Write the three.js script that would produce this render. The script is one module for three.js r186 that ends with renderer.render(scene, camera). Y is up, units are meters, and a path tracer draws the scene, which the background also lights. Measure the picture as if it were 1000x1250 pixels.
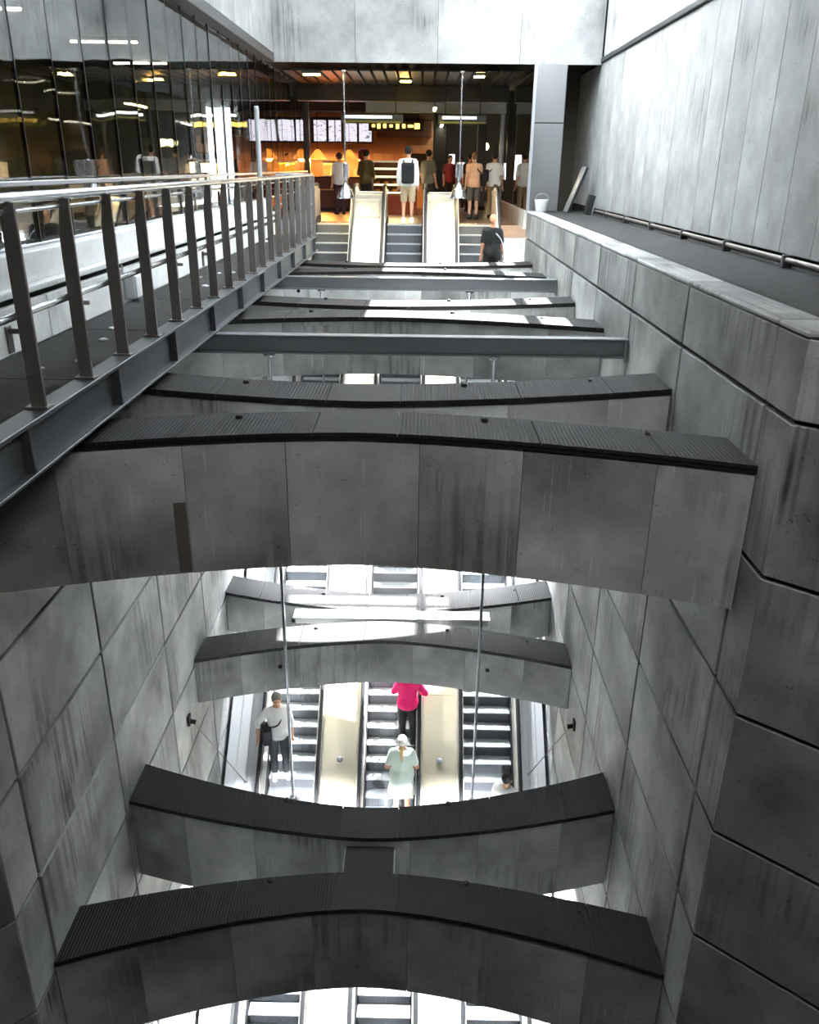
import * as THREE from 'three';
import { mergeGeometries, mergeVertices, toCreasedNormals } from 'three/addons/utils/BufferGeometryUtils.js';
import { MarchingCubes } from 'three/addons/objects/MarchingCubes.js';
import { RectAreaLightUniformsLib } from 'three/addons/lights/RectAreaLightUniformsLib.js';

// ---------------------------------------------------------------- camera, sky, sun, exposure
RectAreaLightUniformsLib.init();
const scene = new THREE.Scene();
const renderer = new THREE.WebGLRenderer({ antialias: true });
renderer.toneMapping = THREE.LinearToneMapping;
renderer.toneMappingExposure = 1.9;
renderer.shadowMap.enabled = true;
const camera = new THREE.PerspectiveCamera(63.3, 0.8, 0.05, 200);
camera.position.set(0, 1.35, 0);
camera.rotation.order = 'YXZ';
camera.rotation.set(-22.596 * Math.PI / 180, 0.576 * Math.PI / 180, 0.6545 * Math.PI / 180);
scene.background = new THREE.Color(0.90, 0.96, 1.0);      // bright, slightly hazy daylight sky
scene.backgroundIntensity = 11;
const sun = new THREE.DirectionalLight(0xffffff, 60);
sun.position.set(0.284 * 40 - 0.5, 40, -14.8 - 0.4 * 40);
sun.target.position.set(-0.5, 0, -14.8);
sun.castShadow = true;
sun.shadow.mapSize.set(4096, 4096);
Object.assign(sun.shadow.camera, { left: -9, right: 9, top: 12, bottom: -12, near: 10, far: 70 });
scene.add(sun, sun.target);

// ---------------------------------------------------------------- helpers
let seed = 7;
const rnd = () => { seed = (seed * 1664525 + 1013904223) >>> 0; return seed / 4294967296; };
const rr = (a, b) => a + (b - a) * rnd();
const V = (x, y, z) => new THREE.Vector3(x, y, z);
const used = {};
function numbered(n) { used[n] = (used[n] ?? -1) + 1; return used[n] ? n + '_' + String(used[n]).padStart(3, '0') : n; }
function mesh(name, geo, mat, parent) {
  const g = Array.isArray(geo) ? mergeGeometries(geo.map((q) => { const k = q.index ? q.toNonIndexed() : q.clone(); for (const a of Object.keys(k.attributes)) if (!['position', 'normal', 'uv', 'color'].includes(a)) k.deleteAttribute(a); return k; })) : geo;
  const m = new THREE.Mesh(g, mat);
  m.name = parent ? name : numbered(name);
  m.castShadow = m.receiveShadow = true;
  (parent ?? scene).add(m);
  return m;
}
function thing(name, label, category, pos = [0, 0, 0], turn = 0, group) {
  const o = new THREE.Group(); o.name = numbered(name); o.position.set(...pos); o.rotation.y = turn;
  o.userData = { label, category }; if (group) o.userData.group = group;
  scene.add(o); return o;
}
function tag(o, label, category, group) { o.userData = { ...o.userData, label, category }; if (group) o.userData.group = group; return o; }
function struct(o, label, category) { o.userData = { kind: 'structure', label, category }; return o; }
// planar uv in metres, chosen by the way each face points (a 4 m tile)
function muv(g, ou = 0, ov = 0, tile = 4) {
  g = g.index ? g.toNonIndexed() : g;
  const p = g.attributes.position, uv = new Float32Array(p.count * 2), a = V(), b = V(), c = V();
  for (let i = 0; i < p.count; i += 3) {
    a.fromBufferAttribute(p, i); b.fromBufferAttribute(p, i + 1); c.fromBufferAttribute(p, i + 2);
    const n = b.clone().sub(a).cross(c.clone().sub(a)), x = Math.abs(n.x), y = Math.abs(n.y), z = Math.abs(n.z);
    [a, b, c].forEach((q, k) => {
      const [u, v] = y >= x && y >= z ? [q.x, q.z] : x >= z ? [q.z, q.y] : [q.x, q.y];
      uv[(i + k) * 2] = u / tile + ou; uv[(i + k) * 2 + 1] = v / tile + ov;
    });
  }
  g.setAttribute('uv', new THREE.BufferAttribute(uv, 2));
  return g;
}
// box with chamfered edges: 6 faces, 12 edge strips, 8 corners
function cbox(w, h, d, c = 0.008, at = [0, 0, 0], ou = 0, ov = 0) {
  const P = [], H = [w / 2, h / 2, d / 2];
  c = Math.min(c, w * 0.4, h * 0.4, d * 0.4);
  const pt = (s, ax) => V(...H.map((q, i) => s[i] * (i === ax ? q : q - c)).map((q, i) => q + at[i]));
  const tri = (a, b, e, out) => { const n = b.clone().sub(a).cross(e.clone().sub(a)); n.dot(out) > 0 ? P.push(a, b, e) : P.push(a, e, b); };
  const S = [-1, 1];
  for (let ax = 0; ax < 3; ax++) {
    const [i, j] = [(ax + 1) % 3, (ax + 2) % 3];
    for (const s of S) {
      const v = (a, b) => { const q = [0, 0, 0]; q[ax] = s; q[i] = a; q[j] = b; return pt(q, ax); };
      const o = V(); o.setComponent(ax, s);
      tri(v(-1, -1), v(1, -1), v(1, 1), o); tri(v(-1, -1), v(1, 1), v(-1, 1), o);
    }
    for (const s of S) for (const t of S) {
      const q = (k) => { const e = [0, 0, 0]; e[ax] = k; e[i] = s; e[j] = t; return e; };
      const o = V(); o.setComponent(i, s); o.setComponent(j, t);
      tri(pt(q(-1), i), pt(q(1), i), pt(q(1), j), o); tri(pt(q(-1), i), pt(q(1), j), pt(q(-1), j), o);
    }
  }
  for (const x of S) for (const y of S) for (const z of S) tri(pt([x, y, z], 0), pt([x, y, z], 1), pt([x, y, z], 2), V(x, y, z));
  const g = new THREE.BufferGeometry().setFromPoints(P); g.computeVertexNormals();
  return muv(g, ou, ov);
}
function box(x0, x1, y0, y1, z0, z1, c = 0.006, ou = 0, ov = 0) {      // z0, z1: distance ahead of the camera
  return cbox(x1 - x0, y1 - y0, Math.abs(z1 - z0), c, [(x0 + x1) / 2, (y0 + y1) / 2, -(z0 + z1) / 2], ou, ov);
}
function tube(a, b, r, seg = 10, r2 = r) {
  const A = V(...a), B = V(...b), g = new THREE.CylinderGeometry(r2, r, A.distanceTo(B), seg);
  g.applyQuaternion(new THREE.Quaternion().setFromUnitVectors(V(0, 1, 0), B.clone().sub(A).normalize()));
  g.translate(...A.add(B).multiplyScalar(0.5)); return g.toNonIndexed();
}
function lathe(pts, seg = 20, at = [0, 0, 0]) { const g = new THREE.LatheGeometry(pts.map((p) => new THREE.Vector2(...p)), seg); g.translate(...at); return g.toNonIndexed(); }
// a profile in (depth, height) pushed out sideways from x0 to x1
function profile(pts, x0, x1, ou = 0) {
  const P = [], n = pts.length, shape = new THREE.Shape(pts.map((p) => new THREE.Vector2(p[0], p[1])));
  const g = new THREE.ExtrudeGeometry(shape, { depth: x1 - x0, bevelEnabled: false });
  g.applyMatrix4(new THREE.Matrix4().makeBasis(V(0, 0, -1), V(0, 1, 0), V(1, 0, 0)));
  g.translate(x0, 0, 0);
  return muv(g, ou, 0);
}

// ---------------------------------------------------------------- procedural textures
const lat = {};
function noise(x, y, per, sd) {                                   // value noise that repeats every per cells
  const key = per + '_' + sd;
  if (!lat[key]) { let s = (sd * 7919 + per * 104729) >>> 0; lat[key] = Float32Array.from({ length: per * per }, () => { s = (s * 1664525 + 1013904223) >>> 0; return s / 4294967296; }); }
  const L = lat[key], xi = Math.floor(x), yi = Math.floor(y), m = (a) => ((a % per) + per) % per;
  let fx = x - xi, fy = y - yi; fx = fx * fx * (3 - 2 * fx); fy = fy * fy * (3 - 2 * fy);
  const a = L[m(yi) * per + m(xi)], b = L[m(yi) * per + m(xi + 1)], c = L[m(yi + 1) * per + m(xi)], d = L[m(yi + 1) * per + m(xi + 1)];
  return a + (b - a) * fx + (c - a) * fy + (a - b - c + d) * fx * fy;
}
function fbm(u, v, base, oct, sd, sx = 1) { let t = 0, w = 0, a = 1; for (let i = 0; i < oct; i++) { const p = base << i; t += a * noise(u * p * sx, v * p, p * Math.max(1, sx), sd + i); w += a; a *= 0.55; } return t / w; }
const ss = (a, b, x) => { x = Math.min(1, Math.max(0, (x - a) / (b - a))); return x * x * (3 - 2 * x); };
function tex(size, fn, srgb = true) {
  const d = new Uint8Array(size * size * 4);
  for (let j = 0; j < size; j++) for (let i = 0; i < size; i++) {
    const c = fn(i / size, j / size), o = (j * size + i) * 4;
    for (let k = 0; k < 3; k++) d[o + k] = Math.max(0, Math.min(255, 255 * (Array.isArray(c) ? c[k] : c)));
    d[o + 3] = 255;
  }
  const t = new THREE.DataTexture(d, size, size); t.wrapS = t.wrapT = THREE.RepeatWrapping; t.magFilter = THREE.LinearFilter; t.minFilter = THREE.LinearMipmapLinearFilter; t.generateMipmaps = true;
  if (srgb) t.colorSpace = THREE.SRGBColorSpace; t.needsUpdate = true; return t;
}
// concrete: pores, mottling (on walls partly painted light), long rain streaks (dirt run down the face) and lime runs
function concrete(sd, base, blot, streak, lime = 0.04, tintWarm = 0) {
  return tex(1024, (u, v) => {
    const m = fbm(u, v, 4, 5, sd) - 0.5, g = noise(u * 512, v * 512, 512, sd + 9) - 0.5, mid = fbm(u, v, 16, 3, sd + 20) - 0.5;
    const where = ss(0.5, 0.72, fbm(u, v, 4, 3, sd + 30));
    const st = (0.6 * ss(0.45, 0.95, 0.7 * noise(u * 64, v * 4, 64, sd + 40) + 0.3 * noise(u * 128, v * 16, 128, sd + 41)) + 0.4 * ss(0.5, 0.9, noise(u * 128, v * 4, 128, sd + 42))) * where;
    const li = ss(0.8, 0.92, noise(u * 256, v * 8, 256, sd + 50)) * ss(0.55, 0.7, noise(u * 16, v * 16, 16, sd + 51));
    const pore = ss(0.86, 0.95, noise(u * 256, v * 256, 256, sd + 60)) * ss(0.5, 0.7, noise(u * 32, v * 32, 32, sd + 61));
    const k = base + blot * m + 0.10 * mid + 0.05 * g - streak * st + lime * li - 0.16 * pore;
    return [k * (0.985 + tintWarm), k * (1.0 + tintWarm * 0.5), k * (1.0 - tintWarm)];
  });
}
const bumpConcrete = tex(512, (u, v) => 0.5 + 0.5 * (fbm(u, v, 16, 4, 77) - 0.5) + 0.25 * (noise(u * 256, v * 256, 256, 5) - 0.5), false);
const tWall = concrete(11, 0.58, 0.46, 0.22), tWall2 = concrete(23, 0.56, 0.50, 0.26), tBeam = concrete(37, 0.66, 0.55, 0.26, 0.10), tPale = concrete(51, 0.555, 0.22, 0.26, 0.02);  // wall blot also paints in soft patches of reflected light and shade
const tKerb = concrete(67, 0.90, 0.10, 0.10, 0.02);
const tDark = tex(512, (u, v) => 0.185 + 0.11 * (fbm(u, v, 8, 5, 91) - 0.5) + 0.07 * (noise(u * 256, v * 256, 256, 92) - 0.5) + 0.10 * ss(0.80, 0.9, noise(u * 64, v * 64, 64, 93)));
const tMetal = tex(512, (u, v) => 0.30 + 0.08 * (fbm(u, v, 8, 4, 101) - 0.5) + 0.05 * (noise(u * 256, v * 256, 256, 102) - 0.5));
const ribBump = tex(512, (u, v) => { const s = Math.abs(((u * 32) % 1) - 0.5) * 2; return ss(0.25, 0.6, s); }, false);
const brush = tex(512, (u, v) => 0.5 + 0.5 * (noise(u * 8, v * 512, 512, 131) - 0.5) + 0.2 * (fbm(u, v, 8, 3, 130) - 0.5), false);
const wave = tex(256, (u, v) => fbm(u, v, 2, 2, 141), false);
const tFloor = tex(512, (u, v) => { const k = 0.40 + 0.16 * (fbm(u, v, 8, 4, 151) - 0.5) + 0.05 * (noise(u * 256, v * 256, 256, 152) - 0.5); return [k * 1.1, k * 0.86, k * 0.66]; });

// ---------------------------------------------------------------- materials
const S = (o) => new THREE.MeshStandardMaterial(o), PH = (o) => new THREE.MeshPhysicalMaterial(o);
const M = {
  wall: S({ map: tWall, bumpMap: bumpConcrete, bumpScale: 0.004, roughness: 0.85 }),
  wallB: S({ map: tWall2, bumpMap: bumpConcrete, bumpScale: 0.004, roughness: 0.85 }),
  beam: S({ map: tBeam, bumpMap: bumpConcrete, bumpScale: 0.003, roughness: 0.8 }),
  pale: S({ map: tPale, bumpMap: bumpConcrete, bumpScale: 0.002, roughness: 0.8 }),
  kerb: S({ map: tKerb, roughness: 0.7 }),
  coreGrey: S({ color: 0x555453, roughness: 0.9 }),
  joint: S({ color: 0x0f1010, roughness: 0.95 }),
  asphalt: S({ map: tDark, color: 0xa8aaac, roughness: 0.9, bumpMap: bumpConcrete, bumpScale: 0.006 }),
  plate: S({ map: tMetal, color: 0x6e7174, metalness: 0.15, roughness: 0.8, bumpMap: ribBump, bumpScale: 0.004 }),
  plateSmooth: S({ map: tMetal, color: 0x787b7e, metalness: 0.15, roughness: 0.8 }),
  lip: S({ color: 0x1b1d1f, metalness: 0.3, roughness: 0.6 }),
  steelPaint: S({ color: 0x54585d, metalness: 0.4, roughness: 0.45 }),
  bar: S({ color: 0x62666a, metalness: 0.25, roughness: 0.5 }),
  post: S({ color: 0x76726e, metalness: 0.5, roughness: 0.45 }),
  rail: S({ color: 0xb9bec4, metalness: 0.9, roughness: 0.22 }),
  steel: S({ color: 0xcfcdc4, metalness: 0.6, roughness: 0.35 }),
  warmSteel: S({ color: 0xf4ebd0, metalness: 0.62, roughness: 0.16 }),  // steel; warm tint puts reflected yellow lamp light into the colour
  column: S({ color: 0x8e9092, metalness: 0.95, roughness: 0.38 }),
  clad: S({ color: 0xd9dde0, metalness: 0.2, roughness: 0.35 }),
  tread: S({ color: 0xaab0b5, metalness: 0.4, roughness: 0.45, bumpMap: ribBump, bumpScale: 0.006 }),
  riser: S({ color: 0x5c6064, metalness: 0.2, roughness: 0.5, bumpMap: ribBump, bumpScale: 0.006 }),
  rubber: S({ color: 0x1c1d1f, roughness: 0.42 }),
  black: S({ color: 0x0d0e0f, roughness: 0.7 }),
  hole: S({ color: 0x050505, roughness: 1 }),
  white: S({ color: 0xe9ecee, roughness: 0.5 }),
  whiteRough: S({ color: 0xdfe3e5, roughness: 0.8 }),
  galvPaint: S({ color: 0x9a9ea2, roughness: 0.45 }),
  galv: S({ color: 0xb4bac0, metalness: 0.8, roughness: 0.35 }),
  mullion: S({ color: 0x2a2d30, metalness: 0.6, roughness: 0.35 }),
  darkRoom: S({ color: 0x23231f, roughness: 0.7 }),
  olive: S({ color: 0x8a8258, roughness: 0.7 }),
  soffit: S({ color: 0x3a3c3d, roughness: 0.7 }),
  slat: S({ color: 0x2b2c2c, metalness: 0.5, roughness: 0.4 }),
  hallFloor: S({ map: tFloor, roughness: 0.32 }),
  hallWall: S({ color: 0x4a4640, roughness: 0.7 }),
  stain: S({ color: 0x686360, roughness: 0.9 }),
  glass: PH({ color: 0xb6baba, transmission: 1, thickness: 0, roughness: 0.01, ior: 1.9, bumpMap: wave, bumpScale: 0.006 }),
  clear: PH({ color: 0xffffff, transmission: 1, thickness: 0, roughness: 0, ior: 1.45 }),
  frost: PH({ color: 0xf2f4f5, transmission: 0.32, thickness: 0, roughness: 1 }),
};
const emit = (hex, k) => S({ color: 0x111111, emissive: hex, emissiveIntensity: k, roughness: 0.6 });

// ---------------------------------------------------------------- main measures (metres; z counted ahead of the camera)
const L = -3.4, R = 2.41, XC = -0.495, NEAR = 5.2, FAR = 20.3;
const slope = 0.909, nose = (z) => slope * z - 19.98;               // line through the step noses
const ROWS = [0.40, -0.15, -1.27, -2.42, -3.55, -4.68, -5.81, -6.94, -8.07, -9.2, -10.33, -11.46, -12.7];
const COLS = [5.2, 5.68, 7.68, 9.68, 11.68, 13.68, 15.68, 17.68, FAR];

// shaft walls: dark recessed core with separate concrete panels
function shaftWall(name, x, dir, rows, label) {
  const w = struct(mesh(name, muv(box(Math.min(x + dir * 0.075, x + dir * 0.5), Math.max(x + dir * 0.075, x + dir * 0.5), -12.7, rows[0] - 0.01, NEAR, FAR, 0.002)), M.joint), label, 'wall');
  for (let j = 0; j + 1 < rows.length; j++) for (let i = 0; i + 1 < COLS.length; i++) {
    const z0 = COLS[i], z1 = COLS[i + 1], y1 = rows[j], y0 = rows[j + 1];
    if (y1 < nose(z0) - 1.6) continue;                              // under the escalators
    const t = 0.085 + rr(-0.003, 0.003), g = 0.019;
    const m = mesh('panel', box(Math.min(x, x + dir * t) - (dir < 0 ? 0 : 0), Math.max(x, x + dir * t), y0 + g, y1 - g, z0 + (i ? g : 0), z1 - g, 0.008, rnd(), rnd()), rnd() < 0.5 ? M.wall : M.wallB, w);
  }
  return w;
}
shaftWall('wall_right', R, 1, ROWS, 'tall shaft wall of large stained concrete panels below the right ledge');
shaftWall('wall_left', L, -1, [-0.15, ...ROWS.slice(2)], 'tall shaft wall of large stained concrete panels below the walkway');
// the walls splay outwards nearer the camera
function splay(name, x, dir, label) {
  const ang = Math.PI / 4.4, len = 4.6, top = dir > 0 ? 0.40 : 0.40;
  const w = new THREE.Group(); w.name = name; scene.add(w); w.position.set(x, 0, -NEAR); w.rotation.y = dir > 0 ? -ang : ang;
  struct(w, label, 'wall');
  const core = mesh('core', muv(cbox(len, top + 12.7, 0.4, 0.002, [dir * len / 2, (top - 12.7) / 2, -0.25])), M.joint, w);
  for (let j = 0; j + 1 < ROWS.length; j++) for (let i = 0; i < 2; i++) {
    const x0 = i ? 2.3 : 0, x1 = i ? len : 2.3, y1 = ROWS[j], y0 = ROWS[j + 1];
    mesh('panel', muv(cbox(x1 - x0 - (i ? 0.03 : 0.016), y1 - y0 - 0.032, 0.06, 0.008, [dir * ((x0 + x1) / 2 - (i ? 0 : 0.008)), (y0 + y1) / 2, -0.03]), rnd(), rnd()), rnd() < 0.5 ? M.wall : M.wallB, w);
  }
}
splay('wall_right_splay', R, 1, 'dark concrete panels of the corner nearest the camera on the right');
splay('wall_left_splay', L, -1, 'dark concrete panels of the corner nearest the camera on the left');
struct(mesh('floor_lower', box(-7.3, 7.3, -13, -12.7, -0.2, 23, 0.002), M.asphalt), 'concrete floor of the lower concourse', 'floor');
struct(mesh('wall_far_lower', box(-3.9, 2.9, -12.7, -0.31, 22.3, 22.6, 0.002), M.wall), 'concrete end wall beneath the upper concourse', 'wall');
// ground the photographer stands on, behind and below the lens
struct(mesh('floor_bridge', box(-7, 7, -0.5, 0, -6, 0.5, 0.01), M.asphalt), 'concourse floor under the camera', 'floor');
struct(mesh('wall_near_lower', box(-7, 7, -12.7, -0.5, 0.0, 0.3, 0.002), M.asphalt), 'concrete wall below the concourse edge', 'wall');
struct(mesh('wall_back', box(-7, 7, 0, 3.9, -6.3, -6, 0.002), M.asphalt), 'concrete wall behind the camera', 'wall');

struct(mesh('wall_near_left', box(-7.3, -7, -12.7, 3.9, -6.3, 3.2, 0.002), M.asphalt), 'side wall left of the camera', 'wall');
struct(mesh('wall_near_left_end', box(-9.3, -5.6, -12.7, 3.62, 2.6, 2.8, 0.002), M.asphalt), 'wall closing the left corner near the camera', 'wall');
struct(mesh('wall_near_right', box(5.6, 7.3, -12.7, 0.3, 0, 3.2, 0.002), M.asphalt), 'side wall right of the camera below the ledge', 'wall');
struct(mesh('wall_left_upper_near', box(-7.0, L - 0.02, -0.1, 0.62, 1.6, 3.0, 0.002), M.wallB), 'kerb beside the camera on the left', 'wall');
const nearLedge = new THREE.ExtrudeGeometry(new THREE.Shape([[R + 0.02, -NEAR], [7, -NEAR], [7, -2.3], [R + 3.5, -2.3]].map((p) => new THREE.Vector2(p[0], -p[1]))), { depth: 0.24, bevelEnabled: false });
nearLedge.rotateX(-Math.PI / 2).translate(0, 0.155, 0);
struct(mesh('floor_ledge_side', box(4.08, 7.3, 0.05, 0.36, -6.3, 2.297, 0.002), M.asphalt), 'floor slab right of the camera', 'floor');
struct(mesh('floor_ledge_near', muv(nearLedge), M.asphalt), 'dark floor of the ledge beside the camera', 'ledge');

// ---------------------------------------------------------------- concrete struts, bowed in plan, in pairs
let thinMid = 1;
function bowed(zEnd, bow) { return (x) => { const t = Math.min(1, Math.abs((x - XC) / ((R - L) / 2))); return zEnd + bow * (1 - Math.pow(t, 1.6)); }; }
function swept(x0, x1, zf, d0, d1, y0, y1, n, ou = 0, ov = 0, tile = 4, alongU = false) {
  const P = [], UV = [];
  const q = (x, d, y) => V(x, y, -(zf(x) + (d > 0.3 ? d * (thinMid + (1 - thinMid) * Math.pow(Math.min(1, Math.abs(x - XC) / 2.9), 1.6)) : d)));
  const quad = (a, b, c, d, ua, ub, uc, ud) => { P.push(a, b, c, a, c, d); UV.push(...ua, ...ub, ...uc, ...ua, ...uc, ...ud); };
  const T = (a, b) => [a / tile + ou, b / tile + ov];
  for (let i = 0; i < n; i++) {
    const a = x0 + (x1 - x0) * i / n, b = x0 + (x1 - x0) * (i + 1) / n;
    quad(q(a, d0, y0), q(b, d0, y0), q(b, d0, y1), q(a, d0, y1), T(a, y0), T(b, y0), T(b, y1), T(a, y1));
    quad(q(b, d1, y0), q(a, d1, y0), q(a, d1, y1), q(b, d1, y1), T(b, y0), T(a, y0), T(a, y1), T(b, y1));
    quad(q(a, d0, y1), q(b, d0, y1), q(b, d1, y1), q(a, d1, y1), T(a, 0), T(b, 0), T(b, d1 - d0), T(a, d1 - d0));
    quad(q(a, d1, y0), q(b, d1, y0), q(b, d0, y0), q(a, d0, y0), T(a, 1), T(b, 1), T(b, 1 + d1 - d0), T(a, 1 + d1 - d0));
  }
  quad(q(x0, d1, y0), q(x0, d0, y0), q(x0, d0, y1), q(x0, d1, y1), T(0, y0), T(d1 - d0, y0), T(d1 - d0, y1), T(0, y1));
  quad(q(x1, d0, y0), q(x1, d1, y0), q(x1, d1, y1), q(x1, d0, y1), T(0, y0), T(d1 - d0, y0), T(d1 - d0, y1), T(0, y1));
  const g = new THREE.BufferGeometry().setFromPoints(P);
  g.setAttribute('uv', new THREE.BufferAttribute(new Float32Array(UV), 2));
  g.computeVertexNormals();
  return toCreasedNormals(g, 0.5);
}
const UP = -0.57, LOW = -5.67;
const E0 = L + 0.012, E1 = R - 0.012;
function strut(label, zEnd, bow, top, H, holes, patch, group) {
  const zf = bowed(zEnd, bow), D = 0.62;
  const t = thing('concrete_strut', label, 'beam', [0, 0, 0], 0, group);
  mesh('core', swept(E0 + 0.01, E1 - 0.01, zf, 0.012, D - 0.012, top - H + 0.012, top - 0.06, 24), M.coreGrey, t);
  const cuts = [-2.22, -1.36, -0.5, 0.48, 1.28, 2.22].map((c) => XC + c + rr(-0.05, 0.05));
  const xs = [E0, ...cuts, E1];
  for (let i = 0; i + 1 < xs.length; i++) mesh('cast_segment', swept(xs[i] + (i ? 0.0025 : 0), xs[i + 1] - 0.0025, zf, rr(0, 0.003), D, top - H, top - 0.05, 6, rnd(), rnd()), M.beam, t);
  const ps = [E0, XC - 2.25, XC - 1.35, XC - 0.33, XC + 0.33, XC + 1.42, XC + 2.3, E1];
  for (let i = 0; i + 1 < ps.length; i++) {
    const smooth = i === 3;
    const p = mesh(smooth ? 'smooth_plate' : 'ribbed_plate', swept(ps[i] + 0.004, ps[i + 1] - 0.004, zf, -0.022, D + 0.02, top - 0.03, top, 8, 0, 0, 1), smooth ? M.plateSmooth : M.plate, t);
  }
  mesh('drip_edge', swept(E0, E1, zf, -0.014, D + 0.014, top - 0.062, top - 0.031, 24), M.lip, t);
  for (const x of holes ?? []) {
    const g = new THREE.CylinderGeometry(0.035, 0.035, 0.02, 14); g.rotateX(Math.PI / 2); g.translate(x, top - H * 0.45, -(zf(x) - 0.002));
    mesh('tie_hole', g, M.hole, t);
  }
  for (const [x, s] of [[XC - 1.05, 0.75], [XC + 1.0, 0.75], [XC + 2.2, 0.5]]) mesh('plate_bolt', lathe([[0, 0.045], [0.025, 0.045], [0.04, 0.03], [0.042, 0]].map(([a, b]) => [a * s, b * s]), 10, [x + rr(-0.1, 0.1), top, -(zf(x) + 0.45)]), M.black, t);
  if (patch) mesh('mortar_patch', swept(XC - 1.42, XC - 1.33, zf, -0.004, 0.02, top - H + 0.02, top - H + 0.62, 2), M.stain, t);
  return { zf, D };
}
function pair(z, top, H, la, lb, lc, opt = {}) {
  thinMid = opt.thin ?? 0.93;
  const b1 = opt.thin ? 0.70 : 0.66, b2 = opt.thin ? 0.53 : 0.60, d1 = 0.64 * thinMid;
  strut(la, z, b1, top, H, opt.holes, opt.patch);
  strut(lb, z + 2.2, -b2, top, H, opt.holes);
  const c = thing('strut_link', lc, 'concrete block');
  mesh('block', box(XC - 0.27, XC + 0.31, top - H * 0.8, top - 0.14, z + b1 + d1 + 0.005, z + 2.2 - b2 - 0.025, 0.01), M.beam, c);
  mesh('cover_plate', box(XC - 0.25, XC + 0.29, top - 0.138, top - 0.11, z + b1 + d1 + 0.01, z + 2.2 - b2 - 0.03, 0.004), M.plateSmooth, c);
}
pair(5.57, UP, 1.16, 'largest grey concrete strut, bowed away, crossing the middle of the shaft', 'dark-topped upper strut just behind the largest strut', 'short concrete block tying the two nearest upper struts together', { patch: true });
pair(5.6, LOW, 1.17, 'nearest lower strut, bowed away, along the bottom of the picture', 'lower strut with a square link, just below the woman in the pale dress', 'square dark block between the two nearest lower struts', { thin: 0.72 });
pair(10.95, UP, 0.8, 'sunlit upper strut directly behind the first straight steel crossbar', 'sunlit upper strut just beyond the first arched sunlit strut', 'block tying the middle pair of upper struts', {});
pair(10.85, LOW, 0.80, 'lower strut with two round tie holes, arched over the riders on the escalators', 'far lower strut with a bright sunlit top, behind the arch over the riders', 'block tying the far pair of lower struts', { holes: [XC - 1.65, XC + 1.65] });
pair(16.35, UP, 0.8, 'farthest arched upper strut, directly behind the second straight steel crossbar', 'last pale upper strut in front of the upper escalator landing', 'block tying the farthest upper struts', { holes: [XC - 1.9] });

// straight steel crossbars that carry the hanging lamps
function crossbar(z, label) {
  const t = thing('steel_crossbar', label, 'beam');
  mesh('web', box(E0, E1, -0.66, -0.485, z + 0.04, z + 0.10, 0.004), M.bar, t);
  mesh('top_flange', box(E0, E1, -0.485, -0.462, z, z + 0.16, 0.004), M.bar, t);
  mesh('bottom_flange', box(E0, E1, -0.683, -0.66, z, z + 0.16, 0.004), M.bar, t);
  for (const x of [E0 + 0.02, E1 - 0.02]) mesh('end_plate', box(x - 0.012, x + 0.012, -0.73, -0.463, z - 0.03, z + 0.19, 0.003), M.bar, t);
}
crossbar(9.6, 'dark straight steel crossbar spanning the shaft behind the dark-topped upper strut');
crossbar(15.05, 'pale straight steel crossbar spanning the shaft farther away');

// trough on the front of the far lower strut
{
  const t = thing('light_trough', 'long white-topped trough across the face of the far lower strut', 'trough');
  mesh('tray', box(-2.02, 1.22, -5.775, -5.66, 12.16, 12.40, 0.008), M.beam, t);
  mesh('lid', box(-2.05, 1.25, -5.66, -5.64, 12.14, 12.42, 0.004), M.white, t);
}

// ---------------------------------------------------------------- escalators
const STEP = { dz: 0.2293, dy: 0.2084 };
const stepTread = box(-0.437, 0.437, -0.03, 0, 0, STEP.dz + 0.01, 0.006, 0, 0), stepRiser = box(-0.432, 0.432, -STEP.dy - 0.02, -0.03, 0.012, 0.05, 0.004);
for (const g of [stepTread, stepRiser]) { const p = g.attributes.position, u = g.attributes.uv; for (let i = 0; i < p.count; i++) u.setXY(i, p.getX(i) * 1.2, p.getZ(i)); }
const Z0 = 7.6, ZT = 21.96;                                         // foot and head of the incline
function ramp(lo, hi, zEnd = 23.2, drop = 0) {                      // side view of something that follows the incline and then the landing
  return [[Z0, nose(Z0) + lo], ...(lo < 0 ? [[ZT + 0.05, lo], [ZT + 0.2, lo], [ZT + 0.2, 0.003], [zEnd, 0.003]] : [[ZT + 0.25, lo - 0.02], [zEnd, lo]]), [zEnd, hi - drop - 0.12], [zEnd - 0.06, hi - drop - 0.02], [zEnd - 0.2, hi], [ZT + 0.35, hi], [ZT + 0.1, hi - 0.10], [ZT - 0.1, nose(ZT - 0.1) + hi], [Z0, nose(Z0) + hi]];
}
function handrail(x, parent, zEnd = 23.35) {
  const h = 0.90, pts = [V(x, nose(Z0) + h, -Z0), V(x, nose(15) + h, -15), V(x, nose(ZT - 0.5) + h, -(ZT - 0.5)), V(x, h - 0.04, -(ZT + 0.08)), V(x, h, -(ZT + 0.45)), V(x, h, -(zEnd - 0.15)), V(x, h - 0.05, -zEnd), V(x, h - 0.2, -(zEnd + 0.06)), V(x, h - 0.36, -zEnd)];
  const c = new THREE.CatmullRomCurve3(pts, false, 'centripetal');
  return mesh('handrail', new THREE.TubeGeometry(c, 60, 0.036, 8).toNonIndexed(), M.rubber, parent);
}
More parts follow.
